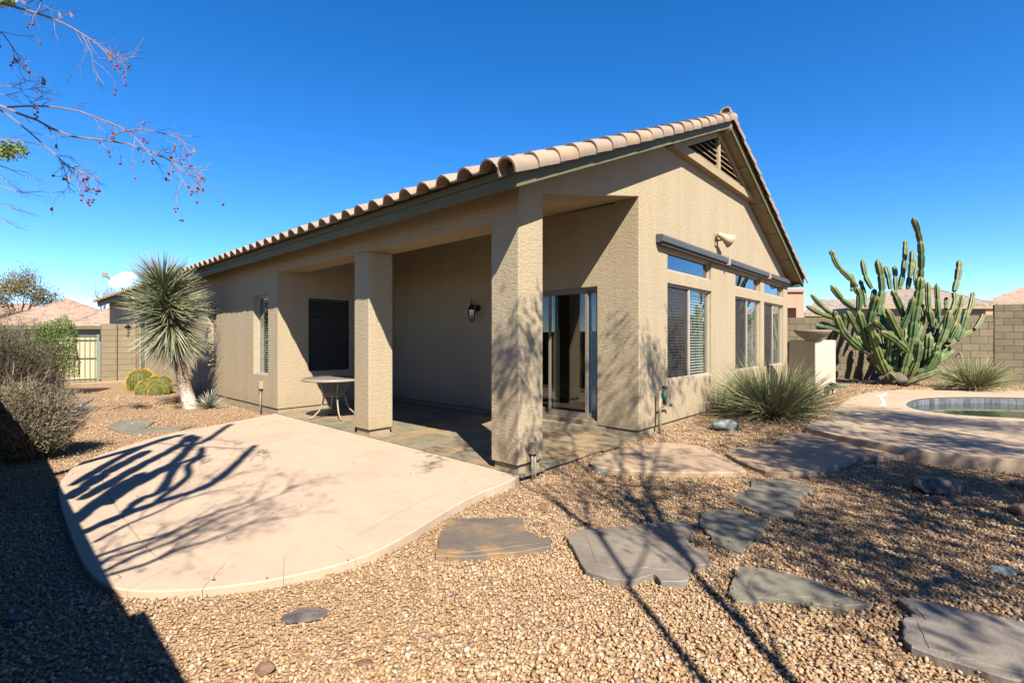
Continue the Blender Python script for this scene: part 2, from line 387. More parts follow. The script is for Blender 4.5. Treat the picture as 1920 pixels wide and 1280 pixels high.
# ------------------------------------------------------------------ ground
def inside(poly, X, Y):
    r = np.zeros(X.shape, bool); n = len(poly); j = n-1
    for i in range(n):
        xi, yi = poly[i][0], poly[i][1]; xj, yj = poly[j][0], poly[j][1]
        c = ((yi > Y) != (yj > Y)) & (X < (xj-xi)*(Y-yi)/(yj-yi+1e-12)+xi); r ^= c; j = i
    return r
FLOOR = .095
SLAB_Z = .085
def zslab(x): return .085+.011*min(0,x)
SLAB_PX = [(968,893),(950,905),(900,922),(830,960),(760,1005),(680,1045),(560,1077),(420,1100),(290,1108),(225,1104),(185,1092),(160,1065),(142,1030),(125,985),(114,950),(108,922),(112,900),(140,870),(200,848),(300,815),(380,801),(440,790),(520,777)]
def GS(x, y):
    P = GZ(x, y, .065)
    for _ in range(6): P = GZ(x, y, zslab(P.x))
    return P
slab = [GS(x, y) for x, y in SLAB_PX]
slab[0].x = -.006; slab[-1].x = -.006; slab[-1].y = 6.3; slab[-2].x -= .03
def smooth_closed(P, it=2):
    P = [Vector(p) for p in P]
    for _ in range(it):
        Q = [P[0]]
        for i in range(len(P)-1):
            Q += [P[i]*.75+P[i+1]*.25, P[i]*.25+P[i+1]*.75]
        Q.append(P[-1]); P = Q
    return P
slab = smooth_closed(slab, 2)
DECK_Z = .24
DECK_PX = [(1508,800),(1560,813),(1640,829),(1720,843),(1920,863),(2300,905),(2700,900),(2700,745),(2200,735),(1920,733),(1740,731),(1690,730),(1630,735),(1596,744),(1572,760),(1545,780)]
deck = [GZ(x, y, DECK_Z) for x, y in DECK_PX]
POOL_PX = [(1697,758),(1702,752),(1715,747),(1740,744),(1790,742.5),(1850,742.5),(1920,744),(2050,748),(2150,756),(2160,770),(2080,783),(1990,786),(1920,784),(1850,781),(1780,776),(1730,770),(1706,764)]
pool = [GZ(x, y, DECK_Z) for x, y in POOL_PX]
def smooth_loop(P, it=2):
    P = [Vector(p) for p in P]
    for _ in range(it):
        Q = []
        for i in range(len(P)):
            a, b = P[i], P[(i+1) % len(P)]; Q += [a*.75+b*.25, a*.25+b*.75]
        P = Q
    return P
pool = smooth_loop(pool, 2)
PADS = [[(1104,862),(1140,846),(1225,829),(1300,832),(1345,850),(1398,879),(1380,884),(1250,884),(1130,878)],
        [(1355,842),(1440,832),(1500,838),(1606,852),(1600,861),(1535,883),(1450,884),(1400,868)],
        [(1458,822),(1505,808),(1600,826),(1712,843),(1702,852),(1625,856),(1530,846),(1470,833)]]
pads = [[G(x, y, .055) for x, y in q] for q in PADS]
pads = [[(lambda c: Vector((c.x+(p.x-c.x)*1.035, c.y+(p.y-c.y)*1.035, p.z)))(sum(q, Vector())/len(q)) for p in q] for q in pads]

# yard sheet (hole where the pool is dug)
gx = np.unique(np.concatenate([np.linspace(-160,-12,12), np.arange(-12, 22, .5), np.linspace(22,220,14)])); gy = np.unique(np.concatenate([np.linspace(-120,-9,10), np.arange(-9, 26, .5), np.linspace(26,220,14)]))
XX, YY = np.meshgrid(gx, gy, indexing='ij'); ZZ_ = np.clip(.03*(XX-.3), 0, .27)
pc = Vector((sum(p.x for p in pool)/len(pool), sum(p.y for p in pool)/len(pool)))
V = np.stack([XX, YY, ZZ_], -1).reshape(-1, 3); ny = len(gy)
inp = inside([(p.x, p.y) for p in deck], XX, YY); V[inp.ravel(), 2] -= 1.4
I, J = np.meshgrid(np.arange(len(gx)-1), np.arange(ny-1), indexing='ij')
F = np.stack([I*ny+J, (I+1)*ny+J, (I+1)*ny+J+1, I*ny+J+1], -1).reshape(-1, 4)
kind(link('ground', np_mesh('ground', V, F, m_ground)), 'structure')

# ------------------------------------------------------------------ HOUSE
house = thing('house', 'tan stucco house with clay tile gable roof and slate floored corner patio', 'house', (5.6, 8, 0))
house.location = (0, 0, 0)
VW, UW, WEEP = 2.649, 6.208, .183
XE = 11.2; APX = 5.6; SL = .4167; YB = 24.6
def zs(x): x = min(x, XE-x); return 2.983 + SL*(x+.363)      # underside of soffit on the rake
gw = [(0,WEEP),(.41,WEEP),(.41,3.147),(VW,3.604),(VW,WEEP),(XE,WEEP),(XE,zs(XE)+.02),(APX,zs(APX)+.02),(0,zs(0)+.02)]
W1 = (3.61,5.53,.85,2.425); W2 = (6.88,8.72,.85,2.425); W3 = (8.98,10.80,.85,2.425)
T1 = (3.61,5.52,2.635,2.97); T2 = (6.88,8.70,2.635,2.97); T3 = (9.0,10.79,2.635,2.97)
wall_poly('gable_wall', gw, [rect(a,b,c,d) for a,b,c,d in (W1,W2,W3,T1,T2,T3)], 0, .41, 'y', m_stucco, house, .012)
WA = (6.66,7.44,.80,2.425); WB = (9.82,10.50,.80,2.425); DR = (17.5,18.6,.02,2.1)
wall_poly('side_wall', rect(UW, YB, WEEP, 3.17), [rect(*WA), rect(*WB), rect(17.5,18.6,.2,2.1)], 0, .3, 'x', m_stucco, house)
WE = (.589,1.55,.84,2.392)
ew = [(.30,WEEP),(VW,WEEP),(VW,3.62),(.30,3.13)]
wall_poly('patio_end_wall', ew, [rect(*WE)], UW, .22, 'y', m_stucco, house)
SLD = (.711,2.54,.235,2.35)
wall_poly('patio_back_wall', [(.2,WEEP+.002),(UW,WEEP+.002),(UW,3.64),(.2,3.58)], [rect(*SLD)], VW+.0015, .22, 'x', m_stucco, house)
b = MB().box(0,.41,2.945,3.355,WEEP,2.82).build('pillar', m_stucco, house, bevel=.012)
b = MB().box(0.0,.41,.405,UW+.01,2.82,3.17).build('patio_beam', m_stucco, house)
# sloping patio ceiling
def zc(x): return 3.147+.203*(x-.396)
cx0, cx1 = .2, VW+.1
MB().add([(cx0,.40,zc(cx0)),(cx1,.40,zc(cx1)),(cx1,UW+.1,zc(cx1)),(cx0,UW+.1,zc(cx0)),(cx0,.40,zc(cx0)+.05),(cx1,.40,zc(cx1)+.05),(cx1,UW+.1,zc(cx1)+.05),(cx0,UW+.1,zc(cx0)+.05)],
         [(0,1,2,3),(7,6,5,4),(0,4,5,1),(1,5,6,2),(2,6,7,3),(3,7,4,0)]).build('patio_ceiling', m_ceil, house)
# stem walls under the weep screed
for n_, (x0,x1,y0,y1) in (('stem_wall',(.03,.38,.03,.38)),('stem_wall',(.03,.38,2.975,3.325)),('stem_wall',(VW+.02,XE-.02,.02,.4)),('stem_wall',(.02,.28,UW+.02,YB)),('stem_wall',(.28,VW,UW+.02,UW+.2)),('stem_wall',(VW+.02,VW+.2,.4,UW))):
    MB().box(x0,x1,y0,y1,-.25,WEEP).build(n_, m_stem, house)
# dark weep screed lip
for (x0,x1,y0,y1) in ((.012,.40,.012,.40),(.012,.40,2.957,3.343),(VW+.008,XE,.008,.3),(.008,.28,UW+.008,YB),(.28,VW,UW+.008,UW+.2),(VW+.008,VW+.2,.3,UW)):
    MB().box(x0,x1,y0,y1,WEEP-.012,WEEP+.004).build('weep_screed', m_bronze, house)

# windows -----------------------------------------------------------
def window(a, plane, base, setback, mull=None, screen=None, slats=True, glass=None, frame=None, slatmat=None, fw=.035, grid=False):
    a0,a1,z0,z1 = a; glass = glass or m_glass; frame = frame or m_frame
    def bx(mb, u0,u1,v0,v1,d0,d1):
        if plane == 'y': mb.box(u0,u1,base+d0,base+d1,v0,v1)
        else: mb.box(base+d0,base+d1,u0,u1,v0,v1)
        return mb
    e = .002; s = setback
    f = MB(); bx(f,a0+e,a1-e,z0+e,z0+fw,s,s+.06); bx(f,a0+e,a1-e,z1-fw,z1-e,s,s+.06); bx(f,a0+e,a0+fw,z0+fw,z1-fw,s,s+.06); bx(f,a1-fw,a1-e,z0+fw,z1-fw,s,s+.06)
    if mull: bx(f,mull-.028,mull+.028,z0+fw,z1-fw,s-.006,s+.055)
    win = f.build('window', frame, house)
    bx(MB(),a0+.003,a1-.003,z0+.002,z0+.014,s-.035,s-.002).build('sill', m_frame, win)
    for (u0,u1) in ([(a0+fw,mull-.028),(mull+.028,a1-fw)] if mull else [(a0+fw,a1-fw)]):
        bx(MB(),u0,u1,z0+fw,z1-fw,s+.025,s+.031).build('pane', glass, win)
    if screen: bx(MB(),screen[0],screen[1],z0+fw,z1-fw,s+.012,s+.014).build('insect_screen', m_screen, win)
    if slats:
        pitch = .0505; n = int((z1-z0-2*fw-.04)/pitch); mb = MB(); w2 = .022; tl = .35
        u0, u1 = a0+fw+.01, a1-fw-.01; sy, cz = w2*math.cos(tl), w2*math.sin(tl)
        if plane == 'y': vs = [(u0,-sy,-cz),(u1,-sy,-cz),(u1,sy,cz),(u0,sy,cz)]
        else: vs = [(-sy,u0,-cz),(-sy,u1,-cz),(sy,u1,cz),(sy,u0,cz)]
        mb.add(vs+[(x,y,z+.004) for x,y,z in vs], [(0,3,2,1),(4,5,6,7),(0,1,5,4),(1,2,6,5),(2,3,7,6),(3,0,4,7)])
        me = mb.mesh('blind_slat', slatmat or m_slat, recalc=True)
        for k in range(n):
            z = z0+fw+.03+k*pitch
            link('blind_slat', me, win, (0, base+s+.10, z) if plane == 'y' else (base+s+.10, 0, z))
        bx(MB(),u0,u1,z1-fw-.05,z1-fw,s+.075,s+.125).build('head_rail', slatmat or m_slat, win)
        cd_ = MB()
        for t in (.14,.5,.86):
            uu = u0+(u1-u0)*t; bx(cd_,uu-.002,uu+.002,z0+fw,z1-fw,s+.072,s+.076)
        cd_.build('blind_cord', slatmat or m_slat, win)
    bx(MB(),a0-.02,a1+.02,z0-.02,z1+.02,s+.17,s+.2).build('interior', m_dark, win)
    return win
window(W1,'y',0,.05,4.57,(W1[0]+.04,4.54))
window(W2,'y',0,.05,7.79,(W2[0]+.04,7.76))
window(W3,'y',0,.05,9.90,(W3[0]+.04,9.87))
for T in (T1,T2,T3): window(T,'y',0,.06,None,None,False,m_glassb)
window(WE,'y',UW,.035,None,(WE[0]+.035,WE[1]-.035),slatmat=m_slat,frame=m_frame)
window(WA,'x',0,.08,slatmat=m_slat); window(WB,'x',0,.08,slatmat=m_slat)
# sliding door -----------------------------------------------------
sdr = MB(); y0,y1,z0,z1 = SLD; X = VW
for q in ((X+.05,X+.15,y0+.002,y0+.04,z0,z1-.002),(X+.05,X+.15,y1-.04,y1-.002,z0,z1-.002),(X+.05,X+.15,y0+.04,y1-.04,z1-.045,z1-.002),(X+.05,X+.15,y0+.04,y1-.04,z0,z0+.03)): sdr.box(*q)
slider = sdr.build('sliding_door', m_alu, house)
def panel(name, ya, yb, xa, mat, st=.045):
    p = MB(); p.box(xa,xa+.035,ya,ya+st,z0+.03,z1-.045); p.box(xa,xa+.035,yb-st,yb,z0+.03,z1-.045); p.box(xa,xa+.035,ya+st,yb-st,z1-.045-st,z1-.045); p.box(xa,xa+.035,ya+st,yb-st,z0+.03,z0+.03+st*1.6)
    o = p.build(name, m_alu, slider)
    MB().box(xa+.012,xa+.018,ya+st,yb-st,z0+.03+st*1.6,z1-.045-st).build('pane', mat, slider)
panel('sliding_panel', .93, 1.72, X+.055, m_glassd); panel('fixed_panel', .752, 1.66, X+.105, m_glass); panel('fixed_panel', 1.58, 2.499, X+.145, m_glassd)
# pleated teal curtain just inside the right-hand pane
cv = []; N = 40
for i in range(N+1):
    y = .75+.27*i/N; xx = X+.172+.012*math.sin(i*1.35)
    cv += [(xx,y,z0+.03),(xx,y,z1-.06)]
MB().add(cv, [(2*i,2*i+2,2*i+3,2*i+1) for i in range(N)]).build('curtain', m_curtain, slider, smooth=True)
MB().box(VW-.16,VW+.15,.57,2.68,FLOOR-.05,z0-.07).box(VW+.0,VW+.14,y0+.002,y1-.002,z0-.07,z0-.002).build('door_step', m_stem, house)
# dim room behind the slider
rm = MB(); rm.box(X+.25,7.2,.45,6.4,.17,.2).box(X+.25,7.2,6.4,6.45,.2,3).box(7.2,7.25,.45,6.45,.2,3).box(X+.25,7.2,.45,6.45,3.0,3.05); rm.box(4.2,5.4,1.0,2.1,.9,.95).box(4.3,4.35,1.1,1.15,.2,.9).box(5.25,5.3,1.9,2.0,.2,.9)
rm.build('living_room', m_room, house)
# side door in the long wall
dd = MB().box(.06,.1,17.52,18.58,.2,2.09).build('side_door', m_doorg, house)
MB().tube([(.055,17.62,1.05),(-.01,17.62,1.05)], .025, 8).build('door_knob', m_spine, dd)
MB().box(-.015,.02,17.40,17.5,.2,2.2).box(-.015,.02,18.6,18.7,.2,2.2).box(-.015,.02,17.5,18.6,2.1,2.2).build('door_casing', m_trim, house)

# roof --------------------------------------------------------------
roof = None
XL, XR = -.363, XE+.363; YG = -.3; YEND = YB+.3
def zp(x): return 3.20 + SL*(min(x, XE-x)+.40)     # pan plane of the tiles
PER = .337
def prof(u):
    u = u % 1.0
    return .088*math.sin(math.pi*u/.70)**.75 if u < .70 else -.006*math.sin(math.pi*(u-.7)/.3)
# deck under the tiles
dk = MB()
for sgn in (0,1):
    xa, xb = (XL+.02, APX) if not sgn else (XR-.02, APX)
    dk.add([(xa,YG+.03,zp(xa)-.03),(xb,YG+.03,zp(xb)-.03),(xb,YEND,zp(xb)-.03),(xa,YEND,zp(xa)-.03),(xa,YG+.03,zp(xa)-.07),(xb,YG+.03,zp(xb)-.07),(xb,YEND,zp(xb)-.07),(xa,YEND,zp(xa)-.07)],
           [(0,1,2,3),(7,6,5,4),(0,4,5,1),(1,5,6,2),(2,6,7,3),(3,7,4,0)])
roof = dk.build('roof', m_fascia, house, recalc=True)
# eave row: one S tile each
LEN = .42; cs, sn = 1/math.hypot(1,SL), SL/math.hypot(1,SL)
NP = 10
def s_tile():
    vs = []; th = .018
    for (l, lift) in ((0,.022),(LEN,0)):
        for k in range(NP+1):
            u = k/NP; h = prof(min(u,.9999))
            for d in (0,-th): vs.append((l*cs-(h+d+lift)*sn, u*PER, l*sn+(h+d+lift)*cs))
    n = NP+1; fs = []
    def id(r,k,t): return r*2*n+2*k+t
    for k in range(NP):
        fs += [(id(0,k,0),id(1,k,0),id(1,k+1,0),id(0,k+1,0)),(id(0,k,1),id(0,k+1,1),id(1,k+1,1),id(1,k,1)),(id(0,k,0),id(0,k+1,0),id(0,k+1,1),id(0,k,1)),(id(1,k,1),id(1,k+1,1),id(1,k+1,0),id(1,k,0))]
    fs += [(id(0,0,1),id(1,0,1),id(1,0,0),id(0,0,0)),(id(0,NP,0),id(1,NP,0),id(1,NP,1),id(0,NP,1))]
    me = MB().add(vs,fs).mesh('roof_tile', m_tile, smooth=True); me.set_sharp_from_angle(angle=math.radians(40)); return me
me_s = s_tile(); x_e = -.535; nrow = int((YEND-YG)/PER)
for k in range(nrow):
    yy = YG+.10+k*PER
    link('roof_tile', me_s, roof, (x_e+random.uniform(-.006,.006), yy, zp(x_e)), (0, 0, random.uniform(-.008,.008)))
# the field behind: rows of the same profile in one mesh per slope
for sgn in (0,1):
    vs = []; fs = []; nu = nrow*8; EXP = .37
    rows = int((APX-x_e)/(EXP*cs))
    for r in range(1, rows+1):
        x0 = x_e+(r*EXP)*cs; x1 = x_e+((r+1)*EXP+.03)*cs
        if sgn == 0 and r == 1: pass
        base = len(vs)
        for xx, lift in ((x0,.028),(min(x1, APX),.004)):
            for k in range(nu+1):
                X_ = xx if sgn == 0 else XE-xx
                vs.append((X_, YG+.10+k*PER/8, zp(xx)+(prof(k/8)+lift)*cs))
        for k in range(nu):
            q = (base+k, base+nu+1+k, base+nu+2+k, base+k+1); fs.append(q if sgn == 0 else q[::-1])
    o = np_mesh('roof_tile_field', np.array(vs), np.array(fs), m_tile); kind(link('roof_tile_field', o, roof), 'stuff')
# rake caps
def cap_tile(L=.46, r0=.118, r1=.100, th=.02, n=14, a0=-112, a1=112):
    vs = []
    for (l, r) in ((0,r0),(L,r1)):
        for k in range(n+1):
            a = math.radians(a0+(a1-a0)*k/n)
            for d in (0, th): vs.append((l, -(r-d)*math.sin(a), (r-d)*math.cos(a)*1.06))
    N1 = n+1; fs = []
    def id(s,k,t): return s*2*N1+2*k+t
    for k in range(n):
        fs += [(id(0,k,0),id(1,k,0),id(1,k+1,0),id(0,k+1,0)),(id(0,k,1),id(0,k+1,1),id(1,k+1,1),id(1,k,1)),(id(0,k,0),id(0,k+1,0),id(0,k+1,1),id(0,k,1)),(id(1,k,1),id(1,k+1,1),id(1,k+1,0),id(1,k,0))]
    fs += [(id(0,0,1),id(1,0,1),id(1,0,0),id(0,0,0)),(id(0,n,0),id(1,n,0),id(1,n,1),id(0,n,1))]
    me = MB().add(vs,fs).mesh('rake_tile', m_tile, recalc=True, smooth=True); me.set_sharp_from_angle(angle=math.radians(40)); return me
me_c = cap_tile(); th_r = math.atan(SL); xs = -.50
k = 0; xx = xs
while xx < APX-.12:
    for sgn in (0,1):
        o = link('rake_tile', me_c, roof)
        rot = Euler((random.uniform(-.03,.03), -th_r+.05+random.uniform(-.012,.012), 0 if not sgn else math.pi))
        X_ = xx if not sgn else XE-xx
        zz = 2.983+SL*(xx+.363)+.185
        o.location = (X_, YG+.008+random.uniform(-.006,.006), zz)
        if not sgn: o.rotation_euler = (random.uniform(-.03,.03), -th_r+.045, 0)
        else: o.rotation_euler = (random.uniform(-.03,.03), -th_r+.045, math.pi)
    xx += .345
for k in range(int((YEND-YG)/.38)):
    link('ridge_tile', me_c, roof, (APX, YG+.10+k*.38, zp(APX)-.21), (0, .04, math.pi/2))
rc = MB().lathe([(.118,0),(.116,.03),(.10,.065),(.06,.09),(.0,.10)], 18).build('ridge_end_cap', m_tile, roof, smooth=True); rc.location = (APX, YG+.06, zp(APX)-.19); rc.rotation_euler = (math.pi/2,0,0)
# fascias
fz0, fz1 = 2.986, 3.095
MB().box(XL-.015,XL+.02,YG,YEND,fz0,fz1).build('eave_fascia', m_fascia, house)
MB().box(XL-.03,XL+.015,YG,YEND,fz1+.004,3.19).build('eave_fascia', m_fascia, house)
# bird stops: closes the humps of the eave tiles
bs = []; n = nrow*10
for k in range(n+1): bs += [(XL-.03, YG+.10+k*PER/10, 3.175), (XL-.03-.0, YG+.10+k*PER/10, zp(XL-.03)+prof((k % 10)/10)*cs+.006)]
MB().add(bs, [(2*k,2*k+1,2*k+3,2*k+2) for k in range(n)]).build('bird_stop', m_fascia, house)
MB().box(XR-.02,XR+.02,YG,YEND,fz0,3.17).build('eave_fascia', m_fascia, house)
for sgn in (0,1):
    mp = (lambda x: x) if not sgn else (lambda x: XE-x)
    vs = [];
    for y in (YG-.018, YG+.022):
        for x, d in ((XL-.02,0),(APX,0),(APX,.2),(XL-.02,.2)): vs.append((mp(x), y, 2.983+SL*(x+.363)+d-.0*SL))
    MB().add(vs, [(0,1,2,3),(7,6,5,4),(0,4,5,1),(1,5,6,2),(2,6,7,3),(3,7,4,0)]).build('rake_fascia', m_fascia, house, recalc=True)
    # soffit boards between lookouts
    cuts = [XL+.02]+[.95+1.18*i for i in range(4)]+[APX]
    for xa, xb in zip(cuts[:-1], cuts[1:]):
        xa2, xb2 = xa+.006, xb-.006; o = 0.03
        vs = [(mp(x), y, 2.983+SL*(x+.363)+o+d) for d in (0,.02) for x, y in ((xa2,YG+.024),(xb2,YG+.024),(xb2,-.003),(xa2,-.003))]
        MB().add(vs, [(0,1,2,3),(7,6,5,4),(0,4,5,1),(1,5,6,2),(2,6,7,3),(3,7,4,0)]).build('soffit_panel', m_soffit, house, recalc=True)
    for xa in cuts[1:-1]:
        vs = [(mp(x), y, 2.983+SL*(x+.363)+d) for d in (.0,.028) for x, y in ((xa-.02,YG+.024),(xa+.02,YG+.024),(xa+.02,-.003),(xa-.02,-.003))]
        MB().add(vs, [(0,1,2,3),(7,6,5,4),(0,4,5,1),(1,5,6,2),(2,6,7,3),(3,7,4,0)]).build('lookout', m_trim, house, recalc=True)
z0_, z1_ = 2.994, 2.994+SL*.36
MB().add([(XL+.021,YG+.024,z0_),(-.002,YG+.024,z1_),(-.002,YEND,z1_),(XL+.021,YEND,z0_),(XL+.021,YG+.024,z0_+.02),(-.002,YG+.024,z1_+.02),(-.002,YEND,z1_+.02),(XL+.021,YEND,z0_+.02)],
         [(0,1,2,3),(7,6,5,4),(0,4,5,1),(1,5,6,2),(2,6,7,3),(3,7,4,0)]).build('eave_soffit', m_soffit, house, recalc=True)
MB().box(XE+.003,XR-.021,YG+.024,YEND,2.992,3.01).build('eave_soffit', m_soffit, house)
MB().box(XE-.3,XE,.41,YB,WEEP,3.0).box(.3,XE-.3,YB-.3,YB,WEEP,3.0).build('rear_wall', m_stucco, house)

# gable vent ---------------------------------------------------------
vent = MB(); yv = -.10; zb = 4.62
xl = (zb-2.983)/SL-.363+.02; xr = XE-xl
vent.box(xl-.05, xr+.05, yv-.03, -.003, zb-.045, zb+.095)
gv = vent.build('gable_vent', m_trim, house)
MB().box(APX-.055, APX+.055, yv-.02, -.06, zb+.095, zs(APX)).build('vent_post', m_trim, gv)
for sgn in (0,1):
    mp = (lambda x: x) if not sgn else (lambda x: XE-x)
    xa = xl+.12; vs = [(mp(x), y, zs(x)-.012-d) for y in (yv-.015,-.05) for x, d in ((xa,.0),(APX-.06,.0),(APX-.06,.10),(xa+.12,.10))]
    MB().add(vs, [(0,1,2,3),(7,6,5,4),(0,4,5,1),(1,5,6,2),(2,6,7,3),(3,7,4,0)]).build('vent_trim', m_trim, gv, recalc=True)
    k = 0
    while True:
        z = zb+.16+.098*k; x0 = (z+.11-2.983)/SL-.363+.05
        if x0 > APX-.16: break
        a, c_ = mp(x0), mp(APX-.058); a, c_ = min(a,c_), max(a,c_)
        MB().add([(a,yv+.0,z-.028),(c_,yv+.0,z-.028),(c_,-.03,z+.028),(a,-.03,z+.028),(a,yv+.0,z-.014),(c_,yv+.0,z-.014),(c_,-.03,z+.042),(a,-.03,z+.042)], [(0,3,2,1),(4,5,6,7),(0,1,5,4),(1,2,6,5),(2,3,7,6),(3,0,4,7)]).build('louver_slat', m_trim, gv)
        k += 1
MB().add([(xl+.2,-.006,zb+.05),(xr-.2,-.006,zb+.05),(APX,-.006,zs(APX)-.02)], [(0,1,2)]).build('vent_back', m_dark, gv)

# ------------------------------------------------------------------ patio floor of slate tiles
pf = kind(MB().box(.0,VW-.0,.02,UW,-.2,FLOOR-.012).build('patio_floor', m_grout), 'structure')
pf.data.materials[0] = m_grout
TS = .405
def slate_piece(x0,x1,y0,y1):
    mb = MB(); g = .005
    j = [random.uniform(-.004,.004) for _ in range(4)]
    mb.prism([(x0+g,y0+g,FLOOR+j[0]*.4),(x1-g,y0+g,FLOOR+j[1]*.4),(x1-g,y1-g,FLOOR+j[2]*.4),(x0+g,y1-g,FLOOR+j[3]*.4)], .03)
    return mb.build('slate_tile', m_slate, pf)
yy = .0; row = 0
while yy < UW-.02:
    ye = min(yy+TS, UW+.02); xx = -.0
    while xx < VW-.01:
        xe = min(xx+TS, VW+.02)
        rag = random.uniform(-.03,.02) if row == 0 else 0
        slate_piece(xx, xe, yy+rag-(0 if row else .02), ye); xx = xe
    yy = ye; row += 1

# ------------------------------------------------------------------ concrete slab with a sawn border
cen = Vector((sum(p.x for p in slab)/len(slab), sum(p.y for p in slab)/len(slab), SLAB_Z))
def inset(P, d):
    out = []
    n = len(P)
    for i in range(n):
        a = P[max(i-1,0)]; c = P[min(i+1,n-1)]; t = (c-a); t.z = 0; t.normalize(); nrm = Vector((t.y,-t.x,0))
        if nrm.dot(cen-P[i]) < 0: nrm = -nrm
        out.append(P[i]+nrm*d)
    return out
BW = .33
inn = inset(slab, BW)
inn = [Vector((min(p.x, -.006), p.y, p.z)) for p in inn]
inn[0] = Vector((-.006, slab[0].y+BW, SLAB_Z)); inn[-1] = Vector((-.006, slab[-1].y-.02, SLAB_Z))
# drop the border where the slab meets gravel at the far left (last ~15% keeps the same band)
def clean(P):   # keep an order-preserving, non folding inset
    return P
inner2 = inset(slab, BW+.009); inner2[0] = Vector((-.006, slab[0].y+BW+.01, SLAB_Z)); inner2[-1] = Vector((-.006, slab[-1].y-.03, SLAB_Z)); inner2 = [Vector((min(p.x,-.006), p.y, p.z)) for p in inner2]
ps = kind(MB().prism([(p.x,p.y,zslab(p.x)) for p in inner2], .16).build('patio_slab', m_slab, recalc=True), 'structure')
# bed under the joint
MB().prism([(p.x,p.y,zslab(p.x)-.006) for p in inset(slab,.012)], .13).build('joint_bed', m_stem, ps, recalc=True)
acc = [0]
for i in range(1, len(slab)): acc.append(acc[-1]+(slab[i]-slab[i-1]).length)
def at_len(P, s):
    for i in range(1, len(acc)):
        if acc[i] >= s:
            t = (s-acc[i-1])/(acc[i]-acc[i-1]); return P[i-1].lerp(P[i], t)
    return P[-1]
nb = 26; seg = acc[-1]/nb
for k in range(nb):
    s0, s1 = k*seg+.002, (k+1)*seg-.002
    ss = [s0]+[a for a in acc if s0+.01 < a < s1-.01]+[s1]
    o_ = [at_len(slab, s) for s in ss]; i_ = [at_len(inn, s) for s in ss]
    lo = [p+(q-p).normalized()*.007 for p, q in zip(o_, i_)]
    top = [(p.x,p.y,SLAB_Z) for p in lo]+[(p.x,p.y,SLAB_Z) for p in reversed(i_)]
    mb = MB(); nn = len(ss)
    vs = [(p.x,p.y,zslab(p.x)) for p in i_]+[(p.x,p.y,zslab(p.x)) for p in lo]+[(p.x,p.y,zslab(p.x)-.009) for p in o_]+[(p.x,p.y,-.06) for p in o_]+[(p.x,p.y,-.06) for p in i_]
    fs = []
    for r in range(4):
        for i in range(nn-1): fs.append((r*nn+i, r*nn+i+1, (r+1)*nn+i+1, (r+1)*nn+i))
    for i in range(nn-1): fs.append((4*nn+i, 4*nn+i+1, i+1, i))
    fs += [tuple(r*nn for r in range(5)), tuple(r*nn+nn-1 for r in range(4,-1,-1))]
    mb.add(vs, fs).build('border_stone', m_slab, ps, recalc=True)

# ------------------------------------------------------------------ pool deck, pool
def sheet_with_hole(name, outer, hole, z, th, mat):
    cu = bpy.data.curves.new(name, 'CURVE'); cu.dimensions = '2D'; cu.fill_mode = 'BOTH'; cu.extrude = th/2-.012; cu.bevel_depth = .012; cu.offset = -.012; cu.bevel_resolution = 1
    for poly in (outer, hole):
        s = cu.splines.new('POLY'); s.points.add(len(poly)-1); s.use_cyclic_u = True
        for q, p in zip(s.points, poly): q.co = (p.x, p.y, 0, 1)
    tmp = bpy.data.objects.new('tmp', cu); me = bpy.data.meshes.new_from_object(tmp); bpy.data.objects.remove(tmp); me.materials.clear(); me.materials.append(mat)
    n = len(me.vertices); co = np.empty(n*3, np.float32); me.vertices.foreach_get('co', co); co = co.reshape(-1,3); co[:,2] += z-th/2; me.vertices.foreach_set('co', co.ravel()); me.update()
    return me
kind(link('pool_deck', sheet_with_hole('pool_deck', deck, pool, DECK_Z, .2, m_deck)), 'structure')
n = len(pool); pv = [(p.x,p.y,DECK_Z-.012) for p in pool]+[(p.x,p.y,DECK_Z-1.2) for p in pool]
pw = kind(MB().add(pv, [(i,(i+1)%n,(i+1)%n+n,i+n) for i in range(n)]+[tuple(range(n,2*n))]).build('pool_shell', m_coping), 'structure')
WZ = DECK_Z-.16
kind(MB().add([(p.x,p.y,WZ) for p in pool], [tuple(range(n))]).build('water', m_water), 'structure')
m_stain = simple('lime_stain', (.80,.74,.66), .9, .12, 14)
for pts in ([(1638,741),(1655,739.6),(1664,741.2),(1650,742.4)],[(1656,739.5),(1659,735.5),(1662,735.2),(1661,739.6)],[(1649,744.5),(1654,744),(1659,750),(1660,757),(1663,760),(1648,760.2),(1655,757),(1653,750)]):
    MB().prism([GZ(x,y,DECK_Z+.003) for x,y in pts], .0025).build('lime_stain', m_stain, bpy.data.objects['pool_deck'], recalc=True)
# waterline tiles, one by one
acc2 = [0]; PL = pool+[pool[0]]
for i in range(1, len(PL)): acc2.append(acc2[-1]+(PL[i]-PL[i-1]).length)
nt = int(acc2[-1]/.155); pcx = sum((p for p in pool), Vector())/n
def atp(s):
    for i in range(1, len(acc2)):
        if acc2[i] >= s: return PL[i-1].lerp(PL[i], (s-acc2[i-1])/max(1e-6,acc2[i]-acc2[i-1]))
    return PL[-1]
m_wtile = simple('waterline_tile', (.15,.155,.175), .35, .45, 7, obj=True, objvar=.35)
for k in range(min(nt,290)):
    a, b_ = atp(k*.155+.003), atp((k+1)*.155-.003); nr = (pcx-a); nr.z = 0; nr.normalize()
    t = (b_-a); t.z = 0; L_ = t.length; 
    if L_ < .02: continue
    nr = Vector((-t.y,t.x,0)).normalized()
    if nr.dot(pcx-a) < 0: nr = -nr
    c = (a+b_)/2+nr*.006; c.z = DECK_Z-.012-.076-.03
    MB().obox(c, t/2, nr*.005, (0,0,.075)).build('waterline_tile', m_wtile, pw)

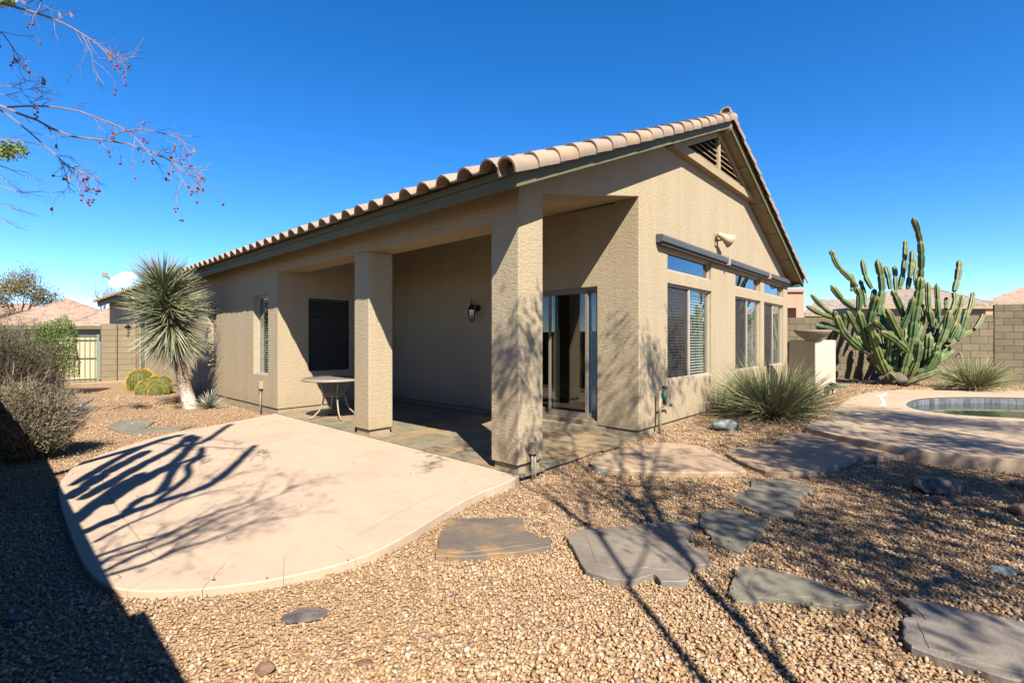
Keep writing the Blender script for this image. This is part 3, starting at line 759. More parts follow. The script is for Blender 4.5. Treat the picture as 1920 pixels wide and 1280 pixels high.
# concrete stepping pads
plab = ['large tan concrete stepping pad beside the slate patio edge', 'middle tan concrete stepping pad between the two others', 'narrow tan concrete stepping pad against the pool deck edge']
def slabstone(name, poly, th, mat, bevel=.01, parent=None, jag=0, sub=1):
    P = [Vector(p) for p in poly]
    for _ in range(sub):
        Q = []
        for i in range(len(P)):
            a, b_ = P[i], P[(i+1)%len(P)]; m = (a+b_)/2
            if jag: m += Vector((random.gauss(0,jag),random.gauss(0,jag),0))
            Q += [a, m]
        P = Q
    n = len(P); cc = sum(P, Vector())/n; mb = MB()
    jr = (lambda: random.uniform(.6,1.4)) if jag else (lambda: 1.0)
    ring = lambda k, dz: [(p.x+(cc.x-p.x)*k*jr(), p.y+(cc.y-p.y)*k*jr(), p.z+dz) for p in P]
    s_ = bevel/max(.2,(P[0]-cc).length)
    r0 = [(p.x,p.y,p.z-th) for p in P]; r1 = ring(0,-bevel*.8); r2 = ring(s_*1.3, 0)
    fs = [(k*n+i, k*n+(i+1)%n, (k+1)*n+(i+1)%n, (k+1)*n+i) for k in range(2) for i in range(n)]+[tuple(range(2*n,3*n)), tuple(range(n-1,-1,-1))]
    return mb.add(r0+r1+r2, fs).build(name, mat, parent, recalc=True)
for q, lb in zip(pads, plab):
    P = smooth_loop(q, 1)
    tag(slabstone('stepping_pad', P, .13, m_pad, .015, None, 0, 0), lb, 'stepping pad', 'concrete stepping pads')

# ------------------------------------------------------------------ flagstones
def zf(o, sx, ox, oy): return [(x/sx+ox, y/sx+oy) for x, y in o]
FL = [
 (zf([(100,287),(220,288),(338,285),(345,325),(385,345),(428,352),(425,376),(300,396),(150,408),(62,406),(70,350)],1.684,780,800), m_flag_rust, 'rust stained slate flagstone nearest the curved slab edge'),
 (zf([(120,320),(190,295),(400,278),(600,260),(620,290),(608,330),(612,355),(680,380),(690,430),(620,440),(605,495),(500,498),(470,470),(380,495),(310,488),(205,455),(150,355)],2.087,1000,850), m_flag_purple, 'largest grey flagstone with a broken edge, crossed by branch shadows'),
 (zf([(660,225),(790,215),(870,250),(917,255),(890,315),(840,350),(815,388),(700,345),(690,315),(650,280)],2.087,1000,850), m_flag_green, 'small shield shaped grey green flagstone pointing toward the viewer'),
 (zf([(855,98),(1000,98),(1100,135),(1055,165),(1015,250),(870,225),(775,185),(850,130)],2.087,1000,850), m_flag_green, 'pale green flagstone nearest the concrete stepping pads'),
 (zf([(790,445),(900,445),(1090,490),(1240,560),(1325,585),(1200,600),(1060,580),(930,565),(860,580),(790,575),(760,545),(775,510)],2.087,1000,850), m_flag_green, 'long tapering green grey flagstone with a hairline crack'),
 (zf([(1425,565),(1490,562),(1680,610),(1920,655),(2080,690),(2150,800),(2060,900),(1880,885),(1700,830),(1480,755),(1450,710),(1450,640),(1490,625)],2.087,1000,850), m_flag_purple, 'dark purple grey flagstone cut off by the lower right corner'),
 (zf([(940,480),(1060,430),(1200,410),(1340,403),(1392,428),(1325,480),(1140,522),(1075,520)],4.8,0,700), m_flag_green, 'green grey flagstone between the left shrub and the yucca'),
 (zf([(1100,527),(1250,493),(1500,482),(1725,470),(1620,500),(1350,525),(1200,542)],4.8,0,700), m_flag_green, 'thin long flagstone lying in front of the yucca'),
 (zf([(690,300),(800,285),(905,300),(860,330),(760,350),(700,345)],4.8,0,700), m_flag_purple, 'shaded flagstone beside the low sage shrub'),
 (zf([(670,245),(800,235),(790,262),(690,280)],4.8,0,700), m_flag_green, 'farthest flagstone near the gate end of the shrub'),
 (zf([(1405,218),(1500,210),(1535,224),(1450,238)],4.8,0,700), m_flag_green, 'small flat stone in front of the barrel cactus cluster'),
 (zf([(1370,570),(1500,545),(1605,536),(1500,562)],4.8,0,700), m_flag_green, 'sliver of flagstone touching the slab edge'),
]
flag_polys = []
for i, (poly, mat, lb) in enumerate(FL):
    P = [G(x, y, .045 if i in (0,1,5) else .030) for x, y in poly]; flag_polys.append([(p.x,p.y) for p in P])
    o = slabstone('flagstone', P, .07, mat, .005, None, .006, 2)
    if i in (0,1,3,4,5):      # a thin split layer that stops short of the rim
        cc = sum(P, Vector())/len(P); ox, oy = random.uniform(-.05,.05), random.uniform(-.05,.05)
        LP = [Vector((cc.x+ox+(p.x-cc.x)*random.uniform(.66,.84), cc.y+oy+(p.y-cc.y)*random.uniform(.66,.84), p.z+.004)) for p in P]
        slabstone('split_layer', LP, .004, mat, .003, o, .004, 2)
    tag(o, lb, 'flagstone', 'slate flagstones in the gravel')

# ------------------------------------------------------------------ gravel
NM = [(0.46,0.292,0.155),(0.53,0.362,0.212),(0.59,0.43,0.28),(0.63,0.495,0.355),(0.41,0.252,0.138),(0.66,0.56,0.46),(0.43,0.295,0.215),(0.30,0.22,0.18)]
WT = [.24,.26,.20,.09,.11,.03,.05,.02]
excl = [[(p.x,p.y) for p in slab], [(0,0.02),(VW,.02),(XE,.02),(XE,YB),(0,YB)], [(p.x,p.y) for p in deck]]+[[(p.x,p.y) for p in q] for q in pads]
def patch(x, y):            # slow drift of size, cover and colour over the yard, about -1..1
    return (np.sin(1.3*x+.7*y+.5)+np.sin(2.9*x-1.7*y+1.9)+np.sin(.8*x-2.6*y+4.0)+np.sin(4.7*x+3.9*y))/2.6
def scatter(n, lo, hi, dmin, dmax):
    x = rng.uniform(lo[0], hi[0], n); y = rng.uniform(lo[1], hi[1], n)
    rel = np.stack([x-CAM[0], y-CAM[1]], -1); dp = rel@FW[:2]; lat = rel@RT[:2]
    ok = (dp > dmin) & (dp < dmax) & (np.abs(lat) < dp*1.32+.6)
    ok &= rng.uniform(0,1,n) < .80+.28*patch(x+3.1,y-1.7)
    for e in excl: ok &= ~inside(e, x, y)
    return x[ok], y[ok]
ico = bmesh.new(); bmesh.ops.create_icosphere(ico, subdivisions=1, radius=1.0); IV = np.array([v.co[:] for v in ico.verts]); IF = np.array([[v.index for v in f.verts] for f in ico.faces]); ico.free()
OV = np.array([(1,0,0),(-1,0,0),(0,1,0),(0,-1,0),(0,0,1),(0,0,-1.)]); OF = np.array([(0,2,4),(2,1,4),(1,3,4),(3,0,4),(2,0,5),(1,2,5),(3,1,5),(0,3,5)])
def pebbles(x, y, BV, BF, r0, r1, zoff):
    n = len(x); nv = len(BV)
    r = (rng.uniform(0,1,n)**2.2*(r1*1.25-r0)+r0)*(1+.18*patch(y,x))
    A = rng.normal(size=(n,4)); A /= np.linalg.norm(A, axis=1)[:,None]; a,b_,c,d = A.T
    R = np.stack([1-2*(c*c+d*d),2*(b_*c-a*d),2*(b_*d+a*c),2*(b_*c+a*d),1-2*(b_*b_+d*d),2*(c*d-a*b_),2*(b_*d-a*c),2*(c*d+a*b_),1-2*(b_*b_+c*c)], -1).reshape(n,3,3)
    P = BV[None]*(1+rng.normal(0,.20,(n,nv,1)))
    S = np.stack([rng.uniform(.8,1.3,n),rng.uniform(.7,1.1,n),rng.uniform(.5,.9,n)], -1)
    P = P*S[:,None,:]; P = np.einsum('nij,nkj->nki', R, P)*r[:,None,None]
    P[:,:,2] *= .8
    z = np.clip(.03*(x-.3),0,.27)+zoff+rng.uniform(-.3,.75,n)*r
    P += np.stack([x,y,z], -1)[:,None,:]
    ci = rng.choice(len(NM), n, p=np.array(WT)/sum(WT)); C = np.array(NM)[ci]*rng.uniform(.70,1.02,(n,1))*(1+.08*patch(x,y)[:,None])
    C = np.concatenate([C, np.ones((n,1))], 1); C = np.repeat(C[:,None,:], nv, 1)
    Fc = BF[None]+(np.arange(n)*nv)[:,None,None]
    return P.reshape(-1,3), Fc.reshape(-1,3), C.reshape(-1,4)
parts_ = []
xa, ya = scatter(int(6600*110), (-6.5,-6.0), (5.5,5.0), 1.2, 4.2); parts_.append(pebbles(xa, ya, IV, IF, .0050, .0125, .004)); n1 = len(xa)
xa, ya = scatter(int(3100*220), (-8,-7), (9,9), 4.2, 7.0); parts_.append(pebbles(xa, ya, OV, OF, .007, .015, .004)); n2 = len(xa)
xa, ya = scatter(int(560*600), (-9,-8), (17,20), 7.0, 14.0); parts_.append(pebbles(xa, ya, OV, OF, .010, .020, .004)); n3 = len(xa)
print('gravel', n1, n2, n3)
def strays(poly, ztop, n, margin):      # pebbles kicked up onto stones and concrete, mostly near the rims
    xs_ = [p[0] for p in poly]; ys_ = [p[1] for p in poly]; x = rng.uniform(min(xs_),max(xs_),n*6); y = rng.uniform(min(ys_),max(ys_),n*6)
    ok = inside(poly, x, y); cx, cy = sum(xs_)/len(xs_), sum(ys_)/len(ys_); k = 1/(1-margin)
    ok &= ~inside([(cx+(a-cx)*(1-margin), cy+(b-cy)*(1-margin)) for a, b in poly], x, y) | (rng.uniform(0,1,n*6) < .06)
    x, y = x[ok][:n], y[ok][:n]
    if len(x):
        q = pebbles(x, y, IV, IF, .004, .010, ztop); parts_.append(q)
for pl_ in flag_polys: strays(pl_, .034, 30, .14)
strays([(p.x,p.y) for p in slab], .068, 110, .05)
for q in pads: strays([(p.x,p.y) for p in q], .059, 30, .08)
off = 0; Vs, Fs, Cs = [], [], []
for P_, F_, C_ in parts_:
    Vs.append(P_); Fs.append(F_+off); Cs.append(C_); off += len(P_)
kind(link('gravel', np_mesh('gravel', np.concatenate(Vs), np.concatenate(Fs), m_gravel, False, np.concatenate(Cs))), 'stuff')

# ------------------------------------------------------------------ fixtures on the house
# rolled-up awning
aw = thing('awning', 'long grey rolled up awning cassette above the gable windows', 'awning', (0,0,0))
for xa, xb in ((3.18,6.12),(6.135,9.0),(9.015,11.15)):
    prof_ = [(-.005,3.02),(-.05,3.005),(-.115,3.03),(-.125,3.10),(-.10,3.135),(-.005,3.14)]
    vs = [(x,y,z) for x in (xa,xb) for y,z in prof_]; n = len(prof_)
    MB().add(vs, [(i,(i+1)%n,(i+1)%n+n,i+n) for i in range(n)]+[tuple(range(n)),tuple(range(2*n-1,n-1,-1))]).build('cassette', m_awn, aw, recalc=True)
    MB().box(xa+.03,xb-.03,-.085,-.055,2.975,3.004).build('front_bar', m_bronze, aw)
for x in (6.127,9.007): MB().box(x-.03,x+.03,-.14,-.004,2.985,3.15).build('bracket', m_frame, aw)
# flood lamp
fl = thing('flood_lamp', 'tan cone shaped flood lamp on the gable above the awning', 'flood lamp', (5.72,0,3.42))
MB().box(-.055,.055,-.03,-.003,-.10,.12).build('wall_plate', m_trim, fl)
MB().tube([(0,-.02,0),(0,-.09,.0),(0.02,-.12,.02)], .018, 8).build('arm', m_trim, fl)
ax = Vector((.62,-.55,-.42)).normalized(); q = Vector((0,0,1)).rotation_difference(ax)
hd = MB().lathe([(.0,-.13),(.035,-.125),(.05,-.10),(.058,-.02),(.085,.06),(.135,.17),(.125,.17),(.07,.06),(.0,.05)], 18).build('lamp_head', m_tanp, fl, smooth=True); hd.location = (.0,-.15,.05); hd.rotation_euler = q.to_euler()
hd.data.materials[0] = simple('lamp_paint', (.55,.45,.30), .6, .08, 9)
# wall lantern
def lantern(name, label, loc, rotz, s=1.0):
    t = thing(name, label, 'lantern', loc, 'black wall lanterns'); t.rotation_euler = (0,0,rotz)
    MB().lathe([(0.0,.0),(.055*s,.0),(.06*s,.012),(.03*s,.02),(0,.022)], 14).build('wall_plate', m_black, t).rotation_euler = (0,-math.pi/2,0)
    MB().tube([(-.01,0,0),(-.07*s,0,.05*s),(-.13*s,0,.04*s),(-.15*s,0,-.01*s)], .009*s, 6).tube([(-.01,0,-.01),(-.06*s,0,-.05*s),(-.03*s,0,-.09*s)], .007*s, 6).build('arm', m_black, t)
    cg = MB(); c = (-.15*s,0,0)
    cg.lathe([(0,.16*s),(.012*s,.12*s),(.012*s,.06*s),(.03*s,.05*s),(.085*s,-.01*s),(.088*s,-.025*s),(.0,-.025*s)], 4, c)
    for k in range(4):
        a = math.pi/2*k; dx, dy = .075*s*math.cos(a), .075*s*math.sin(a); ex, ey = .058*s*math.cos(a), .058*s*math.sin(a)
        cg.tube([(c[0]+dx,dy,-.02*s),(c[0]+ex,ey,-.21*s)], .0055*s, 4)
    cg.lathe([(0,-.225*s),(.062*s,-.215*s),(.062*s,-.205*s),(0,-.205*s)], 4, c); cg.lathe([(0,-.25*s),(.012*s,-.24*s),(.008*s,-.225*s)], 6, c)
    cg.build('cage', m_black, t)
    MB().lathe([(.045*s,-.03*s),(.038*s,-.2*s)], 4, c).build('glass', m_glass, t)
    MB().lathe([(.0,-.06*s),(.018*s,-.07*s),(.018*s,-.2*s),(0,-.2*s)], 8, c).build('candle', m_tanp, t, smooth=True)
    return t
lantern('wall_lantern', 'black lantern on the shaded patio back wall', (VW-.002, 3.40, 2.12), 0, 1.15)
lantern('wall_lantern', 'dark lantern on the house wall beside the green side door', (-.004, 18.95, 2.0), 0, 1.7)
# outlet covers
ob = thing('outlet_cover', 'small tan outlet cover on the patio back wall', 'outlet', (VW-.001,3.41,.60))
MB().box(-.02,-.001,-.035,.035,-.055,.055).build('cover_plate', m_tanp, ob, bevel=.004); MB().box(-.026,-.02,-.02,.02,-.03,.03).build('flap', m_tanp, ob)
def conduit_box(label, loc, axis, pipes=1, bw=.055, bh=.07, m=None, hh=.5):
    t = thing('electrical_box', label, 'electrical box', loc, 'outdoor outlet boxes on conduit')
    m = m or m_tanp
    if axis == 'y':
        MB().box(-bw,bw,-.075,-.003,0,2*bh).build('box_body', m, t, bevel=.006); MB().box(-bw*.8,bw*.8,-.085,-.0755,.01,2*bh-.01).build('cover', m, t)
        for k in range(pipes):
            x = (k-(pipes-1)/2)*.045; MB().tube([(x,-.04,-.001),(x,-.04,-hh)], .014, 8).build('conduit', m_pipe, t, smooth=True)
    else:
        MB().box(-.075,-.003,-bw,bw,0,2*bh).build('box_body', m, t, bevel=.006); MB().box(-.085,-.0755,-bw*.8,bw*.8,.01,2*bh-.01).build('cover', m, t)
        for k in range(pipes):
            y = (k-(pipes-1)/2)*.045; MB().tube([(-.04,y,-.001),(-.04,y,-hh)], .014, 8).build('conduit', m_pipe, t, smooth=True)
    return t
conduit_box('grey outlet box on two conduits at the foot of the corner pillar', (.20,0,.285), 'y', 2, .05, .065, m_pipe, .3)
conduit_box('tan outlet box on a single conduit beside the narrow side window', (0,6.95,.52), 'x', 1, .06, .075, m_tanp, .54)
# irrigation valve
iv = thing('irrigation_valve', 'teal brass irrigation valve on tan pipe by the gable wall corner', 'valve', (3.12,-.10,.08))
MB().tube([(0,0,-.05),(0,0,.66)], .022, 8).tube([(0,0,.42),(.10,0,.42),(.33,0,.42)], .014, 8).build('riser_pipe', m_tanp, iv, smooth=True)
MB().lathe([(0,.44),(.03,.44),(.03,.52),(.045,.53),(.045,.60),(.03,.62),(.035,.66),(0,.67)], 10, (.16,0,0)).build('valve_body', m_teal, iv, smooth=True)
MB().lathe([(0,.67),(.04,.675),(.05,.70),(.03,.72),(0,.72)], 8, (.16,0,0)).build('cap', m_bronze, iv, smooth=True)
MB().tube([(.16,0,.44),(.16,0,.42)], .016, 6).tube([(.33,0,.42),(.37,-.02,.40)], .022, 6).build('elbow', m_bronze, iv)
MB().tube([(.08,.02,.5),(.10,.04,.3),(.13,.05,.12),(.15,.05,.02)], .005, 5).build('wire', m_black, iv)
# hook with hanging lines at the far corner of the gable wall
hk = thing('hanging_cords', 'dark hose cords hanging from a hook at the far gable corner', 'cords', (11.22,-.02,1.35))
mb = MB(); mb.tube([(0,.0,0),(0,-.08,.02),(0,-.12,-.03)], .02, 6); mb.box(-.05,.05,-.06,.02,-.06,.1); mb.build('hook', m_black, hk)
for k in range(6):
    dx = random.uniform(-.1,.3); pts = [(0,-.1,-.02),(dx*.3,-.12+random.uniform(-.1,.05),-.4),(dx*.8,-.14+random.uniform(-.2,0),-.85),(dx,-.15,-1.15)]
    MB().tube(pts, .008, 5).build('cord', m_bronze, hk)

# patio table
tc = Vector((GZ(570,710,.80).x, GZ(570,710,.80).y, 0)) + Vector((RT[0],RT[1],0))*.56
tb = thing('patio_table', 'round metal mesh patio table behind the second pillar', 'table', (tc.x,tc.y,FLOOR))
MB().lathe([(0,.715),(.53,.713),(.53,.705),(0,.705)], 48).build('table_top', m_tablet, tb)
MB().lathe([(.528,.722),(.548,.726),(.560,.716),(.560,.69),(.548,.682),(.528,.69)], 48).build('rim', m_tablem, tb, smooth=True)
for k in range(4):
    a = math.radians(-122+k*90+18); c_, s_ = math.cos(a), math.sin(a)
    pts = [(c_*r, s_*r, z) for r, z in ((.30,.70),(.24,.62),(.20,.5),(.19,.38),(.21,.26),(.27,.14),(.36,.05),(.42,.015),(.45,.03))]
    lg = MB().tube(pts, .015, 8).build('leg', m_tablem, tb, smooth=True)
    MB().lathe([(0,0),(.022,0),(.02,.02),(0,.02)], 8, pts[-2][:2]+(0,)).build('foot', m_bronze, lg)
ring = [(.2*math.cos(2*math.pi*k/32), .2*math.sin(2*math.pi*k/32), .42) for k in range(33)]
MB().tube(ring, .012, 6, False).build('ring_brace', m_tablem, tb, smooth=True)
ring = [(.205*math.cos(2*math.pi*k/32), .205*math.sin(2*math.pi*k/32), .46) for k in range(33)]
MB().tube(ring, .010, 6, False).build('ring_brace', m_tablem, tb, smooth=True)

# ------------------------------------------------------------------ pedestal with a bowl, path light
pb = G(1529,741,0); dpt = depth_of(pb); ptop = 1.52-(637.5-CYP)/FPX*dpt; px_w = .58
ped_rot = math.radians(-33)
ped = thing('bowl_pedestal', 'cream stucco pedestal by the pool, under a wide bowl', 'pedestal', (pb.x,pb.y,0))
MB().box(0,px_w,0,.75,-.1,ptop).build('pedestal_block', m_stucco2, ped, bevel=.02); ped.rotation_euler = (0,0,ped_rot)
bw = 30/FPX*dpt*1.05
bc = D(1523.5, 638, dpt+.12)
bowl = thing('water_bowl', 'wide tan concrete bowl resting on the cream pedestal', 'bowl', (bc.x, bc.y, ptop))
MB().lathe([(0,0),(bw*.40,0),(bw*.42,.015),(bw*.78,.11),(bw*.97,.19),(bw,.225),(bw*.93,.225),(bw*.75,.13),(bw*.4,.06),(0,.05)], 32).build('bowl_shell', simple('bowl_concrete', (.33,.275,.19), .85, .12, 6, .2, 40), bowl, smooth=True)
MB().lathe([(0,.12),(bw*.7,.12)], 32).build('bowl_bed', m_rockd, bowl)
lp = G(1561,741,0)
pl = thing('path_light', 'small dark path light standing in gravel by the pedestal', 'path light', (lp.x,lp.y,lp.z)); s = depth_of(lp)/FPX
MB().lathe([(0,24*s),(3*s,23.5*s),(8*s,20*s),(8.3*s,19*s),(0,19*s)], 16).build('hood', m_black, pl, smooth=True)
MB().lathe([(4*s,19*s),(5*s,14*s),(3*s,10.5*s)], 12).build('lens', m_pipe, pl)
mb = MB()
for k in range(6):
    a = k*math.pi/3; mb.tube([(4.4*s*math.cos(a),4.4*s*math.sin(a),19*s),(5.3*s*math.cos(a),5.3*s*math.sin(a),14*s),(3.2*s*math.cos(a),3.2*s*math.sin(a),10.5*s)], .5*s, 4)
mb.build('cage', m_black, pl)
MB().lathe([(3.4*s,10.5*s),(1.6*s,9*s),(1.1*s,0),(1.1*s,-2*s)], 8).build('stake', m_black, pl)
v = G(1130,882,.0); tag(MB().lathe([(0,.03),(.10,.028),(.115,.015),(.115,-.03)], 24, (v.x,v.y,v.z)).build('valve_lid', m_vlid, None), 'round pale green valve box lid in the gravel by the stepping pads', 'lid')
v = G(1577,727,0); tag(MB().tube([(v.x-.10,v.y+.08,v.z+.03),(v.x-.04,v.y,v.z+.04),(v.x+.04,v.y-.03,v.z+.03),(v.x+.12,v.y-.08,v.z+.02)], [.025,.03,.025,.015], 8).build('hose_nozzle', m_green, None, smooth=True), 'green plastic hose fitting on the gravel behind the path light', 'hose fitting')

# ------------------------------------------------------------------ block walls (each block a piece)
def block_wall(name, label, A, B, ztop, zbot, bl=.405, bh=.203, th=.15, mat=m_block, group=None, face=-1):
    A = Vector((A[0],A[1],0)); B = Vector((B[0],B[1],0)); d = (B-A); L = d.length; d.normalize(); nrm = Vector((-d.y,d.x,0))*face
    t = thing(name, label, 'block wall', (A.x,A.y,zbot), group); t.rotation_euler = (0,0,math.atan2(d.y,d.x))
    MB().box(.006,L-.006,-th/2+.012,th/2-.012,0,ztop-zbot-.006).build('mortar_core', m_mortar, t)
    nr = max(1, round((ztop-zbot)/bh)); h = (ztop-zbot)/nr; cache = {}
    for r in range(nr):
        x = -(bl/2 if r % 2 else 0)
        while x < L-.01:
            x0, x1 = max(0,x), min(L,x+bl)
            if x1-x0 > .03:
                w_ = round(x1-x0,3)
                if w_ not in cache:
                    g = .005; cache[w_] = MB().box(g,w_-g,-th/2,th/2,g,h-g).mesh('block', mat)
                link('block', cache[w_], t, (x0, random.uniform(-.003,.003), r*h))
            x += bl
    return t
def wpt(px, py, dep): p = D(px,py,dep); return (p.x,p.y)
ZW = .25
# right rear wall: lower run behind the cactus, taller run at the right
w0, w1 = wpt(1440,700,16.1), wpt(1862,700,14.0); w2 = wpt(2150,700,12.5)
def ztop_at(py, dep): return 1.52-(py-CYP)/FPX*dep
block_wall('block_wall', 'lower tan block wall running behind the tall cactus', w0, w1, ztop_at(592,14.6), ZW-.1)
dn = Vector((w1[0]-w0[0], w1[1]-w0[1], 0)).normalized(); off_ = Vector((dn.y,-dn.x,0))
if off_.dot(Vector((FW[0],FW[1],0))) > 0: off_ = -off_
w1b = (w1[0]-dn.x*.0+off_.x*.02, w1[1]-dn.y*.0+off_.y*.02)
block_wall('block_wall', 'taller tan block wall with a stepped top at the right edge', w1b, (w2[0]+off_.x*.02, w2[1]+off_.y*.02), ztop_at(571,13.9), ZW-.1)
# side yard wall beside the gate
def at_y(px, y):
    d = ray(px,636); t = (y-CAM[1])/d[1]; return CAM[0]+d[0]*t
YW = 19.0
xg0, xg1, xg2, xg3 = at_y(60,YW), at_y(187,YW), at_y(219,YW), at_y(254,YW)
zt = ztop_at(607, depth_of((xg2,YW,0)))
block_wall('block_wall', 'smooth tan block pier next to the iron gate', (xg1+.03,YW), (xg2-.012,YW), zt, -.03, .8, .203, .2, m_blockp)
block_wall('block_wall', 'smooth tan block pier under the lantern by the house wall', (xg2+.012,YW), (xg3,YW), zt, -.03, .8, .203, .2, m_blockp)
MBp = kind(MB().box(xg0-2,.0,YW-.55,YW-.12,-.02,.035).build('side_path', m_pad), 'structure')
gt = thing('metal_gate', 'grey green iron gate with thin bars and tan privacy sheet', 'gate', (0,YW,0))
gx0, gx1 = at_y(90,YW), at_y(186,YW); gtop = ztop_at(628, depth_of((gx1,YW,0)))
MB().box(gx1-.07,gx1,-.04,.04,0,gtop+.02).box(gx0-.07,gx0,-.04,.04,0,gtop+.02).build('gate_post', m_irong, gt)
for z in (gtop-.02, gtop-.17, gtop*.52, .14): MB().box(gx0,gx1-.072,-.02,.02,z-.014,z+.014).build('rail', m_irong, gt)
k = gx0+.10
while k < gx1-.12:
    MB().box(k-.006,k+.006,-.036,-.021,.0,gtop).build('bar', m_irong, gt); k += .135
MB().box(gx0,gx1-.075,.022,.034,.05,gtop-.03).build('privacy_sheet', simple('privacy_sheet', (.74,.60,.38), .8, .06, 3), gt)
# fence behind the viewpoint (casts the long shadow on the slab)
fw_ = MB().box(-4.34,-4.19,-1.75,24,-.05,1.78).box(-4.34,-4.19,-14,-1.752,-.05,1.91).build('block_wall', m_block, None)
tag(fw_, 'long plain block wall along the left side of the yard', 'block wall')

# ------------------------------------------------------------------ satellite dish
dp = D(234,553,19.5); ds = 19.5/FPX
sd_ = thing('satellite_dish', 'white satellite dish on a short mast at the roof edge', 'satellite dish', tuple(dp))
MB().tube([(0,0,-8*ds),(0,0,4*ds),(-2*ds,0,12*ds)], 2.2*ds, 8).build('mast', m_bronze, sd_)
nrm = Vector((-.50,-.62,.62)).normalized(); qd = Vector((0,0,1)).rotation_difference(nrm)
R_ = 23*ds
dsh = MB().lathe([(0,.0),(R_*.3,.012),(R_*.6,.05),(R_*.85,.10),(R_,.14),(R_*1.01,.13),(R_*.6,.035),(0,-.02)], 28).build('reflector', simple('dish_white', (.78,.78,.76), .45, .04, 3), sd_, smooth=True)
dsh.location = (-.0,0,24*ds); dsh.rotation_euler = qd.to_euler(); dsh.scale = (1.0,.85,1)
armend = D(197,516,19.3)-dp
MB().tube([(0,0,8*ds),armend], 1.1*ds, 6).build('feed_arm', m_bronze, sd_)
MB().obox(armend+Vector((0,0,1.0*ds)), (4*ds,0,0), (0,4*ds,0), (0,0,4.5*ds)).build('feed_horn', m_pipe, sd_, bevel=.02)

# ------------------------------------------------------------------ rocks
def rock(label, px, py, wpx, hpx, mat, seedv, flat=1.0, yaw=0.0, cat='rock'):
    p = G(px,py,0); s_ = depth_of(p)/FPX; r = wpx/2*s_
    bm = bmesh.new(); bmesh.ops.create_icosphere(bm, subdivisions=3, radius=1); rr = random.Random(seedv)
    dirs = [Vector((rr.gauss(0,1),rr.gauss(0,1),rr.gauss(0,1))).normalized() for _ in range(11)]; cut = [rr.uniform(.62,.95) for _ in dirs]
    for v in bm.verts:
        for d, c in zip(dirs, cut):
            e = v.co.dot(d)
            if e > c: v.co -= d*(e-c)*.92
        v.co *= 1+rr.uniform(-.02,.02)
    h = hpx*s_*.62*flat
    for v in bm.verts: v.co = Vector((v.co.x*r*1.12, v.co.y*r*.75, v.co.z*h))
    me = bpy.data.meshes.new('rock'); bm.to_mesh(me); bm.free(); me.materials.append(mat)
    o = link('rock', me, None, (p.x,p.y,p.z+h*.55), (0,0,YAW-math.pi/2+yaw)); tag(o, label, cat, 'loose rocks in the gravel'); return o
rock('blue grey rock in front of the big clump of grass', 1360,806,46,22, m_rockb, 3, 1)
rock('dark jagged rock with a rusty top, right of the flagstones', 1755,922,84,36, m_rockd, 5, 1, .2)
rock('flat grey brown stone right in front of the dark jagged rock', 1757,941,56,14, m_rockr, 8, .8)
rock('reddish angular rock cut by the right edge of the photo', 1915,966,50,28, m_rockr, 9, 1)
rock('small brown rock on the gravel at the right edge, behind the reddish one', 1912,914,34,16, m_rockd, 12)
rock('half buried dark grey stone in the sunny foreground gravel', 570,1156,78,16, m_rockd, 21, .7)
rock('small purple brown pebble near the rust stained flagstone', 960,957,20,12, m_rockr, 22)
rock('low grey stone in the gravel above the corner flagstone', 1882,1072,48,14, m_rockb, 24, .7)
rock('round grey pebble left of the low grey stone', 1775,1092,18,12, m_rockb, 26)
rock('brown stone half out of the bottom edge of the photo', 498,1262,34,22, m_rockr, 27)
rock('small pale stone on the sunny gravel near the bottom edge', 686,1246,30,14, m_rockr, 28, .8)
rock('thin dark stone chip in the fence shadow at lower left', 25,1166,46,14, m_rockd, 29, .7)

# ------------------------------------------------------------------ plant helpers
class Blades:
    """many tapering leaf strips in one mesh with a tint attribute"""
    def __init__(s): s.V = []; s.F = []; s.C = []; s.n = 0
    def strip(s, pts, width, tint, side=None, tipw=.0, seg_prof=None):
        pts = [Vector(p) for p in pts]; n = len(pts); d = (pts[-1]-pts[0])
        sd = side or d.cross(Vector((random.gauss(0,1),random.gauss(0,1),random.gauss(0,1)))); 
        if sd.length < 1e-6: sd = Vector((1,0,0))
        sd.normalize()
        for i, p in enumerate(pts):
            t = i/(n-1); w_ = width*(1-t)*1.0+tipw if seg_prof is None else width*seg_prof[i]
            s.V += [p-sd*w_*.5, p+sd*w_*.5]; tt = tint+ (.45*max(0,t-.75)/.25 if s.tip else 0); s.C += [(tt,tt,tt,1)]*2
        for i in range(n-1): a = s.n+2*i; s.F.append((a,a+1,a+3,a+2))
        s.n += 2*n
    tip = False
    def leaf(s, p, d, l, w_, tint, up=None):
        p = Vector(p); d = Vector(d).normalized(); sd = d.cross(Vector((random.gauss(0,1),random.gauss(0,1),random.gauss(0,1)))).normalized()
        s.V += [p, p+d*l*.5+sd*w_*.5, p+d*l, p+d*l*.5-sd*w_*.5]; s.C += [(tint,tint,tint,1)]*4; s.F.append((s.n,s.n+1,s.n+2,s.n+3)); s.n += 4
    def build(s, name, mat, parent=None):
        return link(name, np_mesh(name, np.array([tuple(v) for v in s.V]), np.array(s.F), mat, False, np.array(s.C)), parent)
def rdir(): 
    v = Vector((random.gauss(0,1),random.gauss(0,1),random.gauss(0,1))); return v.normalized()

